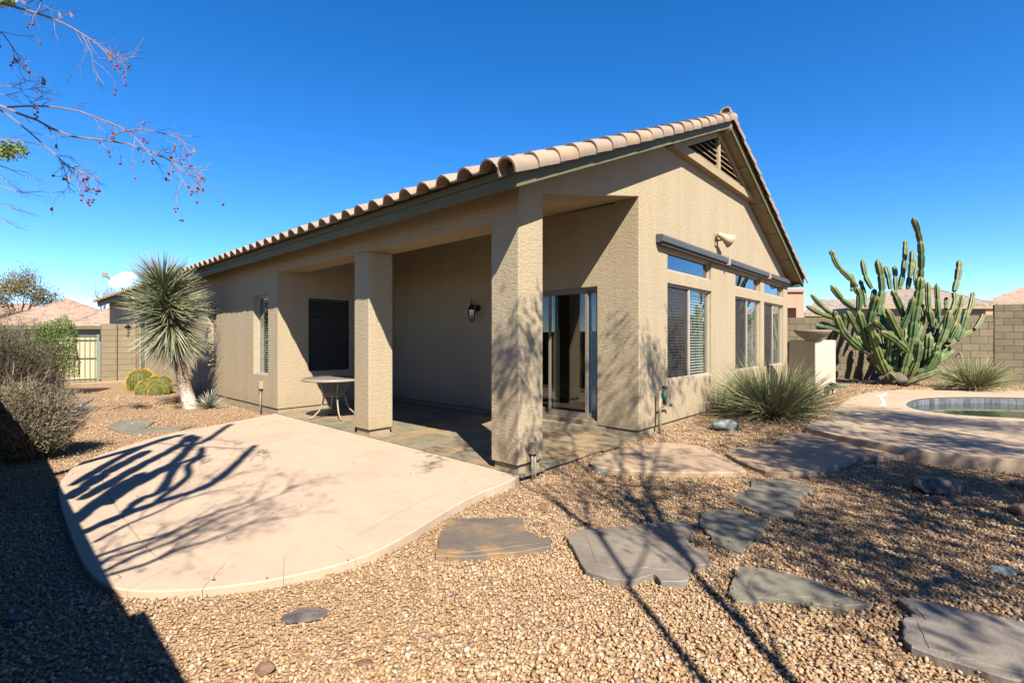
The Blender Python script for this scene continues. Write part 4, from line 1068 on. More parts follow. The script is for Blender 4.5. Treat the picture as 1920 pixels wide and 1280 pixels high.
# yucca rostrata ----------------------------------------------------
yb = G(358,765,0); dy = depth_of(yb); sy = dy/FPX
yu = thing('yucca_tree', 'spiky yucca with a white based trunk standing before the long wall', 'yucca', (0,0,0))
P0 = yb; P1 = D(349,735,dy); P2 = D(338,690,dy); P3 = D(318,600,dy-.1); P4 = D(303,520,dy-.15)
pts = [P0+Vector((0,0,-.1)), P0, P0.lerp(P1,.5), P1, P2, P3, P4]
tr_ = MB().tube(pts, [15.5*sy,14*sy,12.2*sy,11.2*sy,10*sy,9.5*sy,6*sy], 18).build('trunk', m_ytrunk, yu, smooth=True)
cr = Blades(); cr.tip = True
ax_pts = [P2.lerp(P3,.72), P3.lerp(P4,.25), P4.lerp(P3,.12)]
NL = 1500
for i in range(NL):
    t = random.random(); base = (ax_pts[0].lerp(ax_pts[1], t/.5) if t < .5 else ax_pts[1].lerp(ax_pts[2], (t-.5)/.5))
    a = random.uniform(0,2*math.pi)
    if t > .72: pol = math.radians(random.triangular(4,88,45))
    elif t > .3: pol = math.radians(random.uniform(62,112))
    else: pol = math.radians(random.triangular(98,160,132))
    d = Vector((math.sin(pol)*math.cos(a), math.sin(pol)*math.sin(a), math.cos(pol)))
    L = random.triangular(.62,1.05,.95)*82*sy*(.92 if t > .85 else 1)
    m_ = base+d*L*.5+Vector((0,0,-.01)); e = base+d*L+Vector((0,0,-.035 if t > .3 else -.07))
    tint = random.choice([.1,.25,.4,.5]) if t > .3 else random.choice([.15,.35,.5,.62])
    cr.strip([base+d*.06, m_, e], 2.3*sy*random.uniform(.8,1.2), tint, None, .0008, (1,.72,.08))
cr.build('crown', m_yucca, yu)
sk = Blades()
for i in range(160):
    t = random.random(); base = P2.lerp(ax_pts[0], .3+.7*t); a = random.uniform(0,2*math.pi); pol = math.radians(random.uniform(140,172))
    d = Vector((math.sin(pol)*math.cos(a), math.sin(pol)*math.sin(a), math.cos(pol))); sk.strip([base, base+d*.25, base+d*.5], .016, random.uniform(.6,1), None, .001)
sk.build('dry_leaves', m_agave, yu)
# small agave-like yucca at its foot
ab = G(393,766,0)
ag = thing('small_yucca', 'small grey green spiky rosette at the foot of the yucca trunk', 'yucca', tuple(ab))
g = Blades()
for i in range(170):
    a = random.uniform(0,2*math.pi); pol = math.radians(random.uniform(8,82)); L = random.uniform(.30,.50); d = Vector((math.sin(pol)*math.cos(a), math.sin(pol)*math.sin(a), math.cos(pol)))
    g.strip([d*.02, d*L*.5, d*L+Vector((0,0,-.02))], .02, random.choice([.1,.4,.5,.8,1.0]), None, .001, (1,.8,.05))
g.build('rosette', m_agave, ag)

# barrel cacti ------------------------------------------------------
def barrel_mesh(r, h, ribs=24):
    mb = MB(); nlat = 14; nl = ribs*2; sp = Blades()
    rows = []
    for i in range(nlat+1):
        t = i/nlat; th = math.pi*(.10+.90*(1-t)) ; th = math.pi*(1-t*.97)-.03
        z = h*.5*(1-math.cos(math.pi*t*.98)); rr = r*math.sin(math.pi*(.16+.80*t))**.8
        rows.append((rr, z))
        for k in range(nl):
            a = 2*math.pi*k/nl; q = rr*(1.0 if k % 2 == 0 else .84)
            mb.v.append((q*math.cos(a), q*math.sin(a), z))
    for i in range(nlat):
        for k in range(nl):
            a0 = i*nl+k; a1 = i*nl+(k+1)%nl; mb.f.append((a0,a1,a1+nl,a0+nl))
    mb.f.append(tuple(nlat*nl+k for k in range(nl)))
    V_, F_ = [], []
    for k in range(ribs):
        a = 2*math.pi*k/ribs
        for i in range(2, nlat+1):
            for f_ in (0,.33,.66):
                if i == nlat and f_ > 0: continue
                rr = rows[i][0]*(1-f_)+rows[min(i+1,nlat)][0]*f_; z = rows[i][1]*(1-f_)+rows[min(i+1,nlat)][1]*f_
                p = Vector((rr*math.cos(a), rr*math.sin(a), z)); nn = Vector((math.cos(a),math.sin(a),(i/nlat-.5)*1.6)).normalized()
                for s_ in range(4):
                    d = (nn+rdir()*.75).normalized(); L = r*random.uniform(.13,.22); sd = d.cross(rdir()).normalized()*r*.013
                    b0 = len(V_); V_ += [p-sd, p+sd, p+d*L]; F_.append((b0,b0+1,b0+2))
    return mb.mesh('body', m_barrel, True), np_mesh('spines', np.array([tuple(v) for v in V_]), np.array(F_), m_spine)
bmsh, smsh = barrel_mesh(1.0, 2.0)
def barrel(parent, loc, r, h, rz=0, tilt=(0,0)):
    o = link('body', bmsh, parent, loc, (tilt[0],tilt[1],rz)); o.scale = (r,r,h/2)
    s_ = link('spines', smsh, o)
    return o
bb = G(264,731,0); s1 = depth_of(bb)/FPX
b1 = thing('barrel_cactus', 'tall single golden barrel cactus near the block pier', 'cactus', tuple(bb), 'golden barrel cacti')
barrel(b1, (0,0,-.02), 21.5*s1, 40*s1)
m_brown = simple('barrel_crown', (.24,.13,.05), .8, .3, 20)
MB().lathe([(0,40.5*s1),(5*s1,40*s1),(9.5*s1,38.2*s1),(11*s1,36*s1)], 16).build('woolly_top', m_brown, b1, smooth=True)
b2b = G(292,739,0); s2 = depth_of(b2b)/FPX
b2 = thing('barrel_cactus', 'spreading cluster of golden barrel cactus heads in front of the single one', 'cactus', tuple(b2b), 'golden barrel cacti')
for i, (dx, dz, r, dd) in enumerate([(-16,13,14,.1),(-4,20,13,.15),(10,19,13,.1),(19,12,10,.05),(-18,4,11,-.12),(-2,6,9,-.15),(9,5,12,-.2),(20,6,8,-.05),(-9,25,10,.22),(2,13,12,-.08),(-27,15,9,.1)]):
    lc = Vector((RT[0],RT[1],0))*dx*s2 + Vector((FW[0],FW[1],0))*dd; lc.z = (dz-r*.9)*s2*1.0+.02
    barrel(b2, tuple(lc), r*s2, r*1.9*s2, i*1.3, (random.uniform(-.35,.35),random.uniform(-.35,.35)))

# clump grasses ------------------------------------------------------
def clump(name, label, px, py, n, rad_px, h_px, lean=(0,0), spread=1.0, group='arching grass like clumps'):
    p = G(px,py,0); s_ = depth_of(p)/FPX
    t = thing(name, label, 'grass clump', tuple(p), group); g = Blades()
    for i in range(n):
        a = random.uniform(0,2*math.pi); rr = random.random()**.5*.14*rad_px*s_; b0 = Vector((rr*math.cos(a), rr*math.sin(a), 0))
        pol = math.radians(random.triangular(2,82,36))*spread; a2 = a+random.gauss(0,.5)
        d = Vector((math.sin(pol)*math.cos(a2)+lean[0], math.sin(pol)*math.sin(a2)+lean[1], math.cos(pol))).normalized()
        L = random.uniform(.6,1.0)*h_px*s_*1.12*(1+.18*math.sin(pol)); dr = random.uniform(.05,.32)*L*(.3+math.sin(pol))
        pts = [b0+d*L*k/5 - Vector((0,0,dr*(k/5)**2.2)) for k in range(6)]
        for q in pts: q.z = max(q.z, .01)
        g.strip(pts, .0105*random.uniform(.7,1.2), random.choice([.05,.2,.3,.4,.5,.55,.7]) if random.random() > .27 else random.uniform(.8,1), None, .0005, (.9,1,.9,.7,.4,.08))
    for i in range(n//6):   # dry leaves on the ground
        a = random.uniform(0,2*math.pi); L = random.uniform(.4,.9)*rad_px*s_*.8; d = Vector((math.cos(a),math.sin(a),0))
        g.strip([d*.05+Vector((0,0,.08)), d*L*.5+Vector((0,0,.07)), d*L+Vector((0,0,.01))], .01, random.uniform(.75,1), None, .001)
    g.build('leaves', m_grass, t); return t
clump('grass_clump', 'large arching green grass clump against the gable wall', 1448,784,2100,128,124)
clump('grass_clump', 'smaller thin grass tuft at the left of the large clump', 1347,768,260,48,62)
clump('grass_clump', 'spiky green grass clump in front of the block wall, right of the cactus', 1826,729,1300,68,66)

# tall column cactus ---------------------------------------------------
cb = G(1684,722,0); DC = depth_of(cb); sC = DC/FPX/2.667
cact = thing('column_cactus', 'tall many armed column cactus in front of the block wall by the pool', 'cactus', (0,0,0))
RIBS = 6
def cactus_arm(pts, rad, parent, name='arm', young=0.0, woody=0.0, seglen=.42, ribs=RIBS, mat=m_cactus, res=.055):
    pts = [Vector(p) for p in pts]
    # resample a smooth path
    def cr_(p0,p1,p2,p3,t): return .5*((2*p1)+(p2-p0)*t+(2*p0-5*p1+4*p2-p3)*t*t+(3*p1-p0-3*p2+p3)*t**3)
    ex = [pts[0]*2-pts[1]]+pts+[pts[-1]*2-pts[-2]]; path = []
    for i in range(1, len(ex)-2):
        m_ = max(2, int((ex[i+1]-ex[i]).length/res))
        for k in range(m_): path.append(cr_(ex[i-1],ex[i],ex[i+1],ex[i+2],k/m_))
    path.append(pts[-1]); n = len(path); nl = ribs*4; V_, C_, F_ = [], [], []; up = None; s_ = 0; ph = random.uniform(0,seglen); tot = sum((path[i+1]-path[i]).length for i in range(n-1))
    off = random.uniform(0,6)
    for i, p in enumerate(path):
        t = (path[min(i+1,n-1)]-path[max(i-1,0)]).normalized()
        if i: s_ += (p-path[i-1]).length
        up = t.orthogonal().normalized() if up is None else (up-t*up.dot(t)).normalized()
        b = t.cross(up)
        x = ((s_+ph) % seglen)/seglen; pin = 1-.32*math.exp(-(min(x,1-x)*seglen/.035)**2)
        e = tot-s_; capf = math.sqrt(max(0.02,1-max(0,1-e/(rad*1.3))**2)); fo = .7+.3*min(1,s_/.25)
        for k in range(nl):
            a = 2*math.pi*k/nl+off; rb = .5+.5*math.cos(a*ribs-off*ribs); rr = rad*pin*capf*fo*(.58+.46*rb**.8)*(1+.05*math.sin(s_*9+ph*20))
            V_.append(tuple(p+(up*math.cos(a)+b*math.sin(a))*rr)); yv_ = min(1, young+ (.5 if e < .25 else 0)); C_.append((rb, yv_, max(woody, .85*min(1,max(0,(.75-p.z)/.4))*(name=='arm')), 1))
    for i in range(n-1):
        for k in range(nl): a0 = i*nl+k; a1 = i*nl+(k+1)%nl; F_.append((a0,a1,a1+nl,a0+nl))
    V_.append(tuple(path[-1]+(path[-1]-path[-2]).normalized()*rad*.12)); C_.append((1,young,woody,1))
    o = link(name, None, parent) if False else None
    Q = np_mesh(name, np.array(V_), np.array(F_), mat, True, np.array(C_)); return link(name, Q, parent)
def CZ(pts, dd):
    out = []
    for i, q in enumerate(pts):
        out.append(D(1480+q[0]/2.667, 380+q[1]/2.667, DC+dd*(i+1)/len(pts)))
    return out
ARMS = [
 ([(560,880),(590,770),(612,680),(625,580),(645,470),(655,370)],21,-.35,.15,0),([(655,395),(660,290),(655,190)],17,-.35,.1,0),([(656,206),(640,135),(618,75)],16,-.35,.2,0),
 ([(525,885),(470,825),(410,765),(370,738)],12,-.2,0,.9),([(372,742),(310,690),(265,640),(232,560)],20,-.3,.1,0),([(275,650),(200,628),(130,610)],11,-.5,0,0),
 ([(240,580),(150,552),(84,514)],13,-.2,.3,0),([(235,575),(160,515),(107,456)],12,0,.3,0),([(330,535),(262,482),(207,410)],15,.1,.1,0),([(350,660),(320,600),(288,540)],15,-.3,.3,0),
 ([(395,745),(372,640),(345,540)],22,-.25,.1,0),([(347,545),(350,470),(332,420)],16,-.1,.1,0),([(340,420),(290,365),(240,312),(207,234)],13,.1,.9,0),
 ([(500,885),(440,740),(400,600)],20,-.4,.6,0),([(400,600),(425,510),(438,465)],22,-.4,.05,0),([(445,560),(463,420),(440,282)],18,.2,.2,0),([(412,430),(380,365),(364,282)],13,.3,.3,0),
 ([(505,430),(495,370),(478,318)],14,.3,.1,0),([(532,440),(530,370),(526,316)],12,.4,.2,0),([(552,430),(575,310),(582,187)],13,.35,.2,0),([(592,430),(608,330),(614,238)],14,.3,.2,0),([(628,410),(632,340),(626,290)],10,.4,.6,0),
 ([(572,570),(545,500),(515,436)],18,-.1,.2,0),([(592,745),(520,680),(460,645)],18,-.65,.2,0),([(480,650),(450,615),(425,592)],14,-.6,0,0),([(582,725),(540,640),(486,530)],19,-.3,.5,0),
 ([(556,640),(598,550),(622,468)],16,-.35,0,0),([(600,880),(638,790),(652,690)],19,-.3,0,0),([(650,880),(688,790),(700,660)],21,-.1,.2,0),([(700,850),(732,800),(742,712)],17,-.25,0,0),
 ([(706,600),(694,500),(692,395)],14,.2,.2,0),([(716,620),(708,560),(700,535)],14,.0,.1,0),([(752,600),(742,500),(736,402)],13,.25,.1,0),([(742,725),(780,640),(802,535)],18,.0,.1,0),
 ([(806,560),(826,500),(824,445)],12,.3,.3,0),([(824,442),(842,370),(852,287)],15,.3,.5,0),([(782,530),(785,500),(786,472)],11,.4,.3,0),([(792,690),(840,570),(868,460)],13,.2,.8,0),
 ([(800,700),(830,650),(852,602)],14,0,0,0),([(842,690),(868,620),(890,535)],16,.1,.2,0),([(888,565),(910,510),(920,445)],12,.3,.8,0),([(780,720),(860,668),(930,630)],12,.15,.8,0),([(928,632),(952,600),(972,555)],13,.2,.6,0),
 ([(592,895),(680,862),(752,838)],17,-.3,.5,.2),([(545,893),(575,905),(606,900)],17,-.55,.2,.3),([(540,875),(535,760),(556,650)],16,.2,.2,0),([(492,785),(502,700),(500,640)],17,-.2,.1,0),([(640,845),(700,822),(742,740)],18,-.35,.1,0),
 ([(420,640),(412,540),(426,430)],15,.35,.1,0),([(382,520),(372,450),(354,385)],12,.4,.1,0),([(540,880),(600,800),(700,740),(760,690)],18,.1,.2,0),([(530,880),(470,790),(480,700)],18,.2,.1,0),([(665,860),(720,770),(745,650)],18,.3,.2,0),
 ([(620,700),(660,600),(655,520)],16,.3,.1,0),([(270,640),(275,590),(270,555)],14,-.35,0,0),([(245,590),(230,560),(222,540)],14,-.2,.4,0),([(480,880),(430,800),(395,700),(385,620)],16,.4,.2,.3),([(830,770),(850,750),(862,778)],5,-.2,1,.2),
 ([(740,800),(780,720),(810,690),(825,660)],15,.3,.1,0),([(312,440),(318,395),(308,355)],13,.2,.1,0),([(450,880),(500,850),(540,890)],14,-.3,.1,.6),
]
for pts, r, dd, yg, wd in ARMS: cactus_arm(CZ(pts,dd), r*sC*.92, cact, 'arm', yg, wd)
for i in range(50):   # the crowd of stems behind
    a = random.uniform(-1.15,1.15); h = random.uniform(.25,.82); x1 = 575+330*math.sin(a)*random.uniform(.5,1); y1 = 890-h*560*math.cos(a*.75); x0 = 560+random.uniform(-60,80)
    xm = x0*.4+x1*.6+random.uniform(-10,10); ym = 870*.45+y1*.55
    xm = x0+(x1-x0)*.72
    cactus_arm(CZ([(x0+(x1-x0)*.45,810+random.uniform(-50,40)),(xm,ym),(x1,y1)], random.uniform(.15,.75)), random.uniform(10,14)*sC, cact, 'arm', random.choice([0,.1,.2]), 0)
MB().tube([cb+Vector((0,0,-.1)), cb+Vector((.02,0,.15)), cb+Vector((.03,.02,.35))], [.26,.22,.14], 12).build('trunk', m_bark, cact, smooth=True)

# branching wood -------------------------------------------------------
class Wood:
    def __init__(s): s.mb = MB(); s.tips = []; s.nodes = []
    def grow(s, p, d, L, r, lvl, maxl, kids=3, bend=.25, grav=0.0, sides=5, up=.0, ratio=.68, spread=.6):
        p = Vector(p); d = Vector(d).normalized(); n = 4; pts = [p]; q = p.copy(); dd = d.copy()
        for i in range(n):
            dd = (dd+rdir()*bend*.5+Vector((0,0,up-grav*(lvl/maxl)))).normalized(); q = q+dd*L/n; pts.append(q.copy())
        r1 = r*.62; s.mb.tube(pts, [r+(r1-r)*i/n for i in range(n+1)], max(3, sides-lvl), False)
        for q_ in pts[1:]: s.nodes.append((q_.copy(), dd.copy(), lvl))
        if lvl == maxl: s.tips.append((q.copy(), dd.copy())); return
        for k in range(kids):
            f = random.uniform(.45,1.0) if k else 1.0; i = min(n, max(1, int(round(f*n))))
            nd = (dd+rdir()*spread).normalized()
            s.grow(pts[i], nd, L*ratio*random.uniform(.8,1.15), r1*(.85 if k == 0 else .62), lvl+1, maxl, kids, bend, grav, sides, up, ratio, spread)
def in_frame(q, mx=1.075, my=.715):
    r = np.array(q)-CAM; d = r @ FW
    return d > .1 and abs(r @ RT) < d*mx and r[2] < d*my
def leafy(w_, n, size, spread, tints, tipsonly=True, wratio=.45, hide=False):
    g = Blades(); src = [x for x in (w_.tips if tipsonly else [(a,b) for a,b,l in w_.nodes if l >= 2])]
    for i in range(n):
        p, d = random.choice(src); q = p+rdir()*random.random()**.6*spread
        if hide and in_frame(q): continue
        g.leaf(q, (d+rdir()*1.2), size*random.uniform(.6,1.3), size*wratio, random.choice(tints))
    return g

# background trees ------------------------------------------------------
def bg_tree(name, label, px, py_base, dep, h_px, mat_leaf, nleaf, lsize, tints, kids=3, lv=4, spread=.9, crown=.8):
    s_ = dep/FPX; p = D(px, py_base, dep); t = thing(name, label, 'tree', tuple(p), 'trees beyond the neighbouring roofs'); w_ = Wood(); H = h_px*s_
    for k in range(3): w_.grow((0,0,0), (random.uniform(-.5,.5),random.uniform(-.5,.5),1), H*.36, H*.022, 0, lv, kids, .35, .0, 5, .04, .72, .75)
    w_.mb.build('trunk', m_branch if nleaf < 500 else m_bark, t)
    if nleaf: leafy(w_, nleaf, lsize, crown, tints).build('crown', mat_leaf, t)
    return t
bg_tree('background_tree', 'olive and orange leaved tree behind the roof at far left', 34,600,34,92, m_pv, 9000, .13, [.1,.3,.5,.7,.9], 3, 4, .9, .75)
bg_tree('background_tree', 'bare leafless tree rising behind the tiled neighbour roof', 195,600,38,84, m_pv, 0, .1, [.5], 4, 4)
bg_tree('background_tree', 'small olive shrubby tree between the two roofs at left', 258,585,36,30, m_pv, 1600, .13, [.3,.5,.9], 3, 3, .9, .5)

# shrubs on the left ------------------------------------------------------
def shrub(name, label, px, py, wpx, hpx, dep=None, nl=5000, nt=420, leafm=m_sage, tints=(.1,.3,.5,.7), lsize=.03, depthf=.8, zlow=.05, twt=(0,.3,.6,1), cat='shrub', group='shrubs along the left side of the yard', twigs_out=.15):
    p = G(px,py,0) if dep is None else D(px,py,dep); s_ = depth_of(p)/FPX; rx, rz = wpx/2*s_, hpx/2*s_; ry = rx*depthf
    t = thing(name, label, cat, tuple(p), group); 
    tw = Blades(); g = Blades(); lumps = [(rdir(), random.uniform(.62,1.3)) for _ in range(22)]
    def surf(d):
        k = 1.0
        for ld, am in lumps:
            c = d.dot(ld)
            if c > .72: k += (am-1)*(c-.72)/.28
        return k
    R2 = Vector((RT[0],RT[1],0)); F2 = Vector((FW[0],FW[1],0))
    for i in range(nt):
        d = rdir(); d.z = abs(d.z)*1.0+random.uniform(-.35,.1); d.normalize(); k = surf(d)*random.uniform(.75,1+twigs_out)
        tip = R2*d.x*rx*k+F2*d.y*ry*k+Vector((0,0,rz*(1+d.z*k*.98))); tip.z = max(tip.z,zlow)
        b0 = R2*random.uniform(-.25,.25)*rx+F2*random.uniform(-.25,.25)*ry+Vector((0,0,.02)); mid = b0.lerp(tip,.55)+rdir()*.10*rz
        tw.strip([b0, b0.lerp(mid,.6)+rdir()*.03, mid, mid.lerp(tip,.5)+rdir()*.03, tip], .011, random.choice(twt), None, .002)
        for j in range(4):
            q = mid.lerp(tip, random.uniform(.1,1)); e = q+((tip-mid).normalized()+rdir()*.8).normalized()*random.uniform(.06,.2); tw.strip([q, q.lerp(e,.5)+rdir()*.01, e], .006, random.choice(twt), None, .002)
    for i in range(nl):
        d = rdir(); k = surf(d)*(1-random.random()**2.2*.55)
        q = R2*d.x*rx*k+F2*d.y*ry*k+Vector((0,0,rz*(1+d.z*k)))
        if q.z < zlow: continue
        g.leaf(q, d+rdir()*1.1+Vector((0,0,.3)), lsize*random.uniform(.6,1.4), lsize*.5, random.choice(tints))
    tw.build('twigs', m_twig, t); g.build('foliage', leafm, t); return t
shrub('sage_shrub', 'low grey green sage shrub with bare lower twigs at the left edge', 48,862,158,146, None, 11500, 1200, m_sage, (.3,.5,.7,.9,1), .024, 1.0, .10, (.2,.5,.8,1), twigs_out=.34)
shrub('sage_shrub', 'taller dark twiggy brown shrub standing behind the low sage', 52,790,128,168, None, 8000, 800, m_sage, (0,.1,.2,.4,.6), .026, .7, .1, (0,.1,.3,.5))
shrub('sage_shrub', 'dark brown twiggy shrub cut off by the left edge of the photo', -12,800,120,205, None, 6000, 700, m_sage, (0,.1,.2,.3), .026, .8, .1, (0,.1,.3))
shrub('green_bush', 'rounded bright green bush behind the twiggy shrubs', 104,742,84,158, None, 12000, 100, m_sageg, (.3,.5,.7,.9,1), .045, .9, .5)
shrub('sage_shrub', 'pale twiggy shrub at the left edge near the green bush', 40,742,120,160, None, 7000, 700, m_sage, (.3,.5,.8,1), .03, .9, .4, (.3,.6,.8,1))

# hanging branches with berries, top left --------------------------------
bt = thing('berry_tree', 'overhanging bare branches with small red berries at the upper left', 'tree', (0,0,0))
wood = MB(); leaves = Blades(); berries = []
def Z1(x, y): return (x/2.91, y/2.91)
def branch(pl, dep, r0, r1=.0025, twig=14, drop=1.0, dd=0.0):
    P = []
    for i, (x, y) in enumerate(pl):
        a, b_ = Z1(x,y); P.append(D(a, b_, dep+dd*i/max(1,len(pl)-1)))
    n = len(P); wood.tube(P, [.72*(r0+(r1-r0)*i/(n-1)) for i in range(n)], 6, False)
    for k in range(int(twig*.72)):
        t = random.uniform(.1,1.0)*(n-1); i = min(n-2,int(t)); q = P[i].lerp(P[i+1], t-i); dirn = (P[i+1]-P[i]).normalized()
        d = (dirn+rdir()*.8).normalized(); L = random.uniform(.06,.24); e = q+d*L*.5+rdir()*.015; f = e+(d+rdir()*.5).normalized()*L*.5
        wood.tube([q,e,f], [.0023,.0018,.0011], 4, False)
        for j in range(2):
            a = e.lerp(f, random.random()); wood.tube([a, a+(d+rdir()*.9).normalized()*random.uniform(.03,.09)], [.0016,.001], 3, False)
        if random.random() < .5*drop:
            h = f; nb_ = random.randint(1,3)
            g_ = h+Vector((random.uniform(-.02,.02),random.uniform(-.02,.02),-random.uniform(.05,.14))); wood.tube([h, h.lerp(g_,.5)+rdir()*.008, g_], .0014, 3, False)
            for j in range(nb_): berries.append(h.lerp(g_, random.uniform(.5,1))+rdir()*.012)
        if random.random() < .14: leaves.leaf(f, Vector((0,0,-1))+rdir()*.5, .05, .022, random.random())
branch([(-60,560),(20,585),(100,620),(200,655),(280,700),(390,745),(560,765),(700,785),(790,820),(880,850),(950,890),(1000,930),(1110,965)], 3.6, .014, .003, 26)
branch([(40,585),(140,580),(240,580),(340,590),(440,610),(560,655),(650,690),(740,750),(800,820),(860,900)], 3.5, .010, .003, 18)
branch([(600,750),(660,720),(750,705),(850,720),(940,740),(1000,770),(1030,830)], 3.5, .007, .002, 16)
branch([(930,880),(970,940),(1010,1010),(1030,1040)], 3.5, .005, .002, 8); branch([(860,850),(930,870),(1010,890),(1080,930),(1110,970)], 3.5, .005, .002, 10)
branch([(-60,560),(60,640),(160,720),(250,800),(320,860),(380,920),(440,980),(510,1060)], 3.3, .009, .002, 22)
branch([(320,860),(350,920),(370,1000),(385,1050)], 3.3, .004, .0015, 8, 1.6); branch([(360,900),(440,940),(500,970)], 3.3, .004, .0015, 8, 1.4)
branch([(-60,5),(60,35),(160,60),(280,100),(360,135),(430,175),(500,220),(560,270),(640,305),(700,330)], 3.4, .012, .003, 24, .5)
branch([(440,180),(470,230),(500,300),(510,390)], 3.4, .004, .0015, 6, .7); branch([(560,270),(620,340),(660,400)], 3.4, .004, .0015, 6, .4)
branch([(-40,150),(20,190),(70,260),(110,330),(130,380)], 3.2, .006, .0018, 12, 1.3); branch([(-30,10),(60,-30),(150,20),(220,-20),(240,50)], 3.3, .006, .002, 14, .8)
branch([(-60,470),(40,470),(130,490),(210,480)], 3.6, .005, .0015, 10, .2); branch([(-60,500),(30,520),(120,500),(170,560),(240,525)], 3.5, .005, .0015, 10, .3)
# the limb and trunk that carry them stand out of frame to the left
tpos = Vector((-5.0, 1.9, 0)); fork = Vector((-4.6,1.75,2.6))
wood.tube([tpos+Vector((0,0,-.1)), Vector((-4.9,1.85,1.3)), fork, D(-80,170,3.55), D(-20,190,3.6)], [.10,.08,.06,.03,.016], 10, False)
wood.tube([fork, Vector((-4.3,1.5,3.6)), D(-60,-10,3.4), D(-18,2,3.4)], [.05,.035,.02,.013], 8, False)
wood.build('trunk', m_branch, bt)
bm = bmesh.new(); bmesh.ops.create_icosphere(bm, subdivisions=1, radius=.0085); me_b = bpy.data.meshes.new('berry'); bm.to_mesh(me_b); bm.free(); me_b.materials.append(m_berry)
for q in berries[:200]: link('berry', me_b, bt, tuple(q))
leaves.build('dry_leaves', m_dryleaf, bt)
# fine pale mesquite twigs and a sprig of green below them, farther back
mt = thing('mesquite_tree', 'fine pale bare twigs of a tree at the left edge, under the berry branches', 'tree', (0,0,0)); w_ = Wood()
for (x0,y0,x1,y1) in ((-60,760,160,760),(-60,900,160,1080),(-60,1000,330,1110),(-60,1080,200,1180),(-60,880,300,1000),(-60,1150,150,1250),(-40,760,250,800)):
    a, b_ = Z1(x0,y0), Z1(x1,y1); p, q = D(a[0],a[1],7), D(b_[0],b_[1],7.3); w_.grow(p, (q-p), (q-p).length*.5, .009, 0, 3, 3, .3, .12, 4, 0, .72, .5)
w_.mb.tube([D(-60/2.91, y_/2.91, 7) for y_ in (740,760,880,900,1000,1080,1160)], .02, 6, False); w_.mb.tube([D(-60/2.91,760/2.91,7), D(-40/2.91,760/2.91,7)], .012, 5, False); w_.mb.build('twigs', m_branch, mt)
g = Blades()
for i in range(900):
    q = D(random.triangular(-14,56,6)+random.gauss(0,3), 283+random.gauss(0,7)*(1), 6.8+random.gauss(0,.15)); g.leaf(q, rdir(), .05, .022, random.choice([.3,.6,.9,1]))
for i in range(300):
    q = D(random.uniform(-8,28), random.gauss(2,4), 5.5+random.gauss(0,.1)); g.leaf(q, rdir(), .05, .022, random.choice([.3,.6,.9,1]))
g.build('leaves', m_sageg, mt)
mb = MB().tube([(-9.5,5.0,-.1),(-9.3,5.0,2.0),(-8.9,4.6,3.6)], [.16,.12,.07], 8); mb.tube([(-8.9,4.6,3.6), D(-60,300,7), D(0,285,6.9), D(40,280,6.8)], [.05,.03,.012,.005], 6); mb.build('trunk', m_bark, mt)

# out-of-frame plants whose shadows fall into the picture -------------------
def back_cast(px, py, z0, xplane):
    P = GZ(px,py,z0); t = (P.x-xplane)/(-SUN.x*1.0); s_ = P + SUN*(t); return s_
ct = thing('column_cactus', 'column cactus by the side wall whose arms shade the slab', 'cactus', (0,0,0))
SH = [([(108,1010),(215,965),(300,935),(400,900),(470,840),(478,832)],.085),([(230,955),(262,930),(300,915),(330,870),(372,852),(378,835)],.075),([(290,935),(350,890),(352,868),(385,850)],.065),
      ([(150,930),(260,870),(330,835),(360,812)],.11),([(130,905),(230,850),(300,822),(345,812)],.10),([(140,960),(250,905),(330,860),(370,815)],.10),([(330,835),(380,826),(425,798),(437,793)],.085),([(120,930),(200,880),(280,840)],.12),([(200,940),(250,900),(310,870)],.09),([(120,985),(200,920),(270,880)],.10)]
for pl_, r in SH: cactus_arm([back_cast(x,y,SLAB_Z,-4.55+random.uniform(-.08,.08)) for x,y in pl_], r*.66, ct, 'arm', .2, 0, .5, 6, m_cactus, .08)
cp = back_cast(108,1010,SLAB_Z,-4.55); MB().tube([(cp.x-.05,cp.y-.3,-.1),(cp.x,cp.y-.2,1.2),tuple(cp)], [.16,.15,.10], 10).build('trunk', m_bark, ct, smooth=True)
ft = thing('feathery_tree', 'thin leaved tree by the side wall casting feathery shade on the slab', 'tree', (0,0,0)); w_ = Wood()
for (a,b_) in (((150,1080),(560,905)),((180,1040),(480,930)),((160,1060),(400,960)),((200,1070),(520,960)),((170,1010),(420,890))):
    p, q = back_cast(*a,SLAB_Z,-4.6), back_cast(*b_,SLAB_Z,-4.5)
    pts = [p.lerp(q,k/6)+rdir()*.04 for k in range(7)]; w_.mb.tube(pts, [.022,.02,.018,.014,.011,.008,.004], 5, False)
    for k in range(12):
        i = random.randint(0,5); o_ = pts[i].lerp(pts[i+1], random.random()); w_.grow(o_, (q-p).normalized()+rdir()*.5, .38, .007, 0, 2, 3, .3, 0, 4, 0, .7, .5)
root = back_cast(150,1080,SLAB_Z,-4.6)
w_.mb.tube([(root.x-.1,root.y-1.0,-.1),(root.x-.05,root.y-.5,1.2),tuple(root)], [.07,.06,.03], 8, False)
w_.mb.build('trunk', m_bark, ft); leafy(w_, 1800, .03, .05, [.2,.5,.8]).build('crown', m_pv, ft)
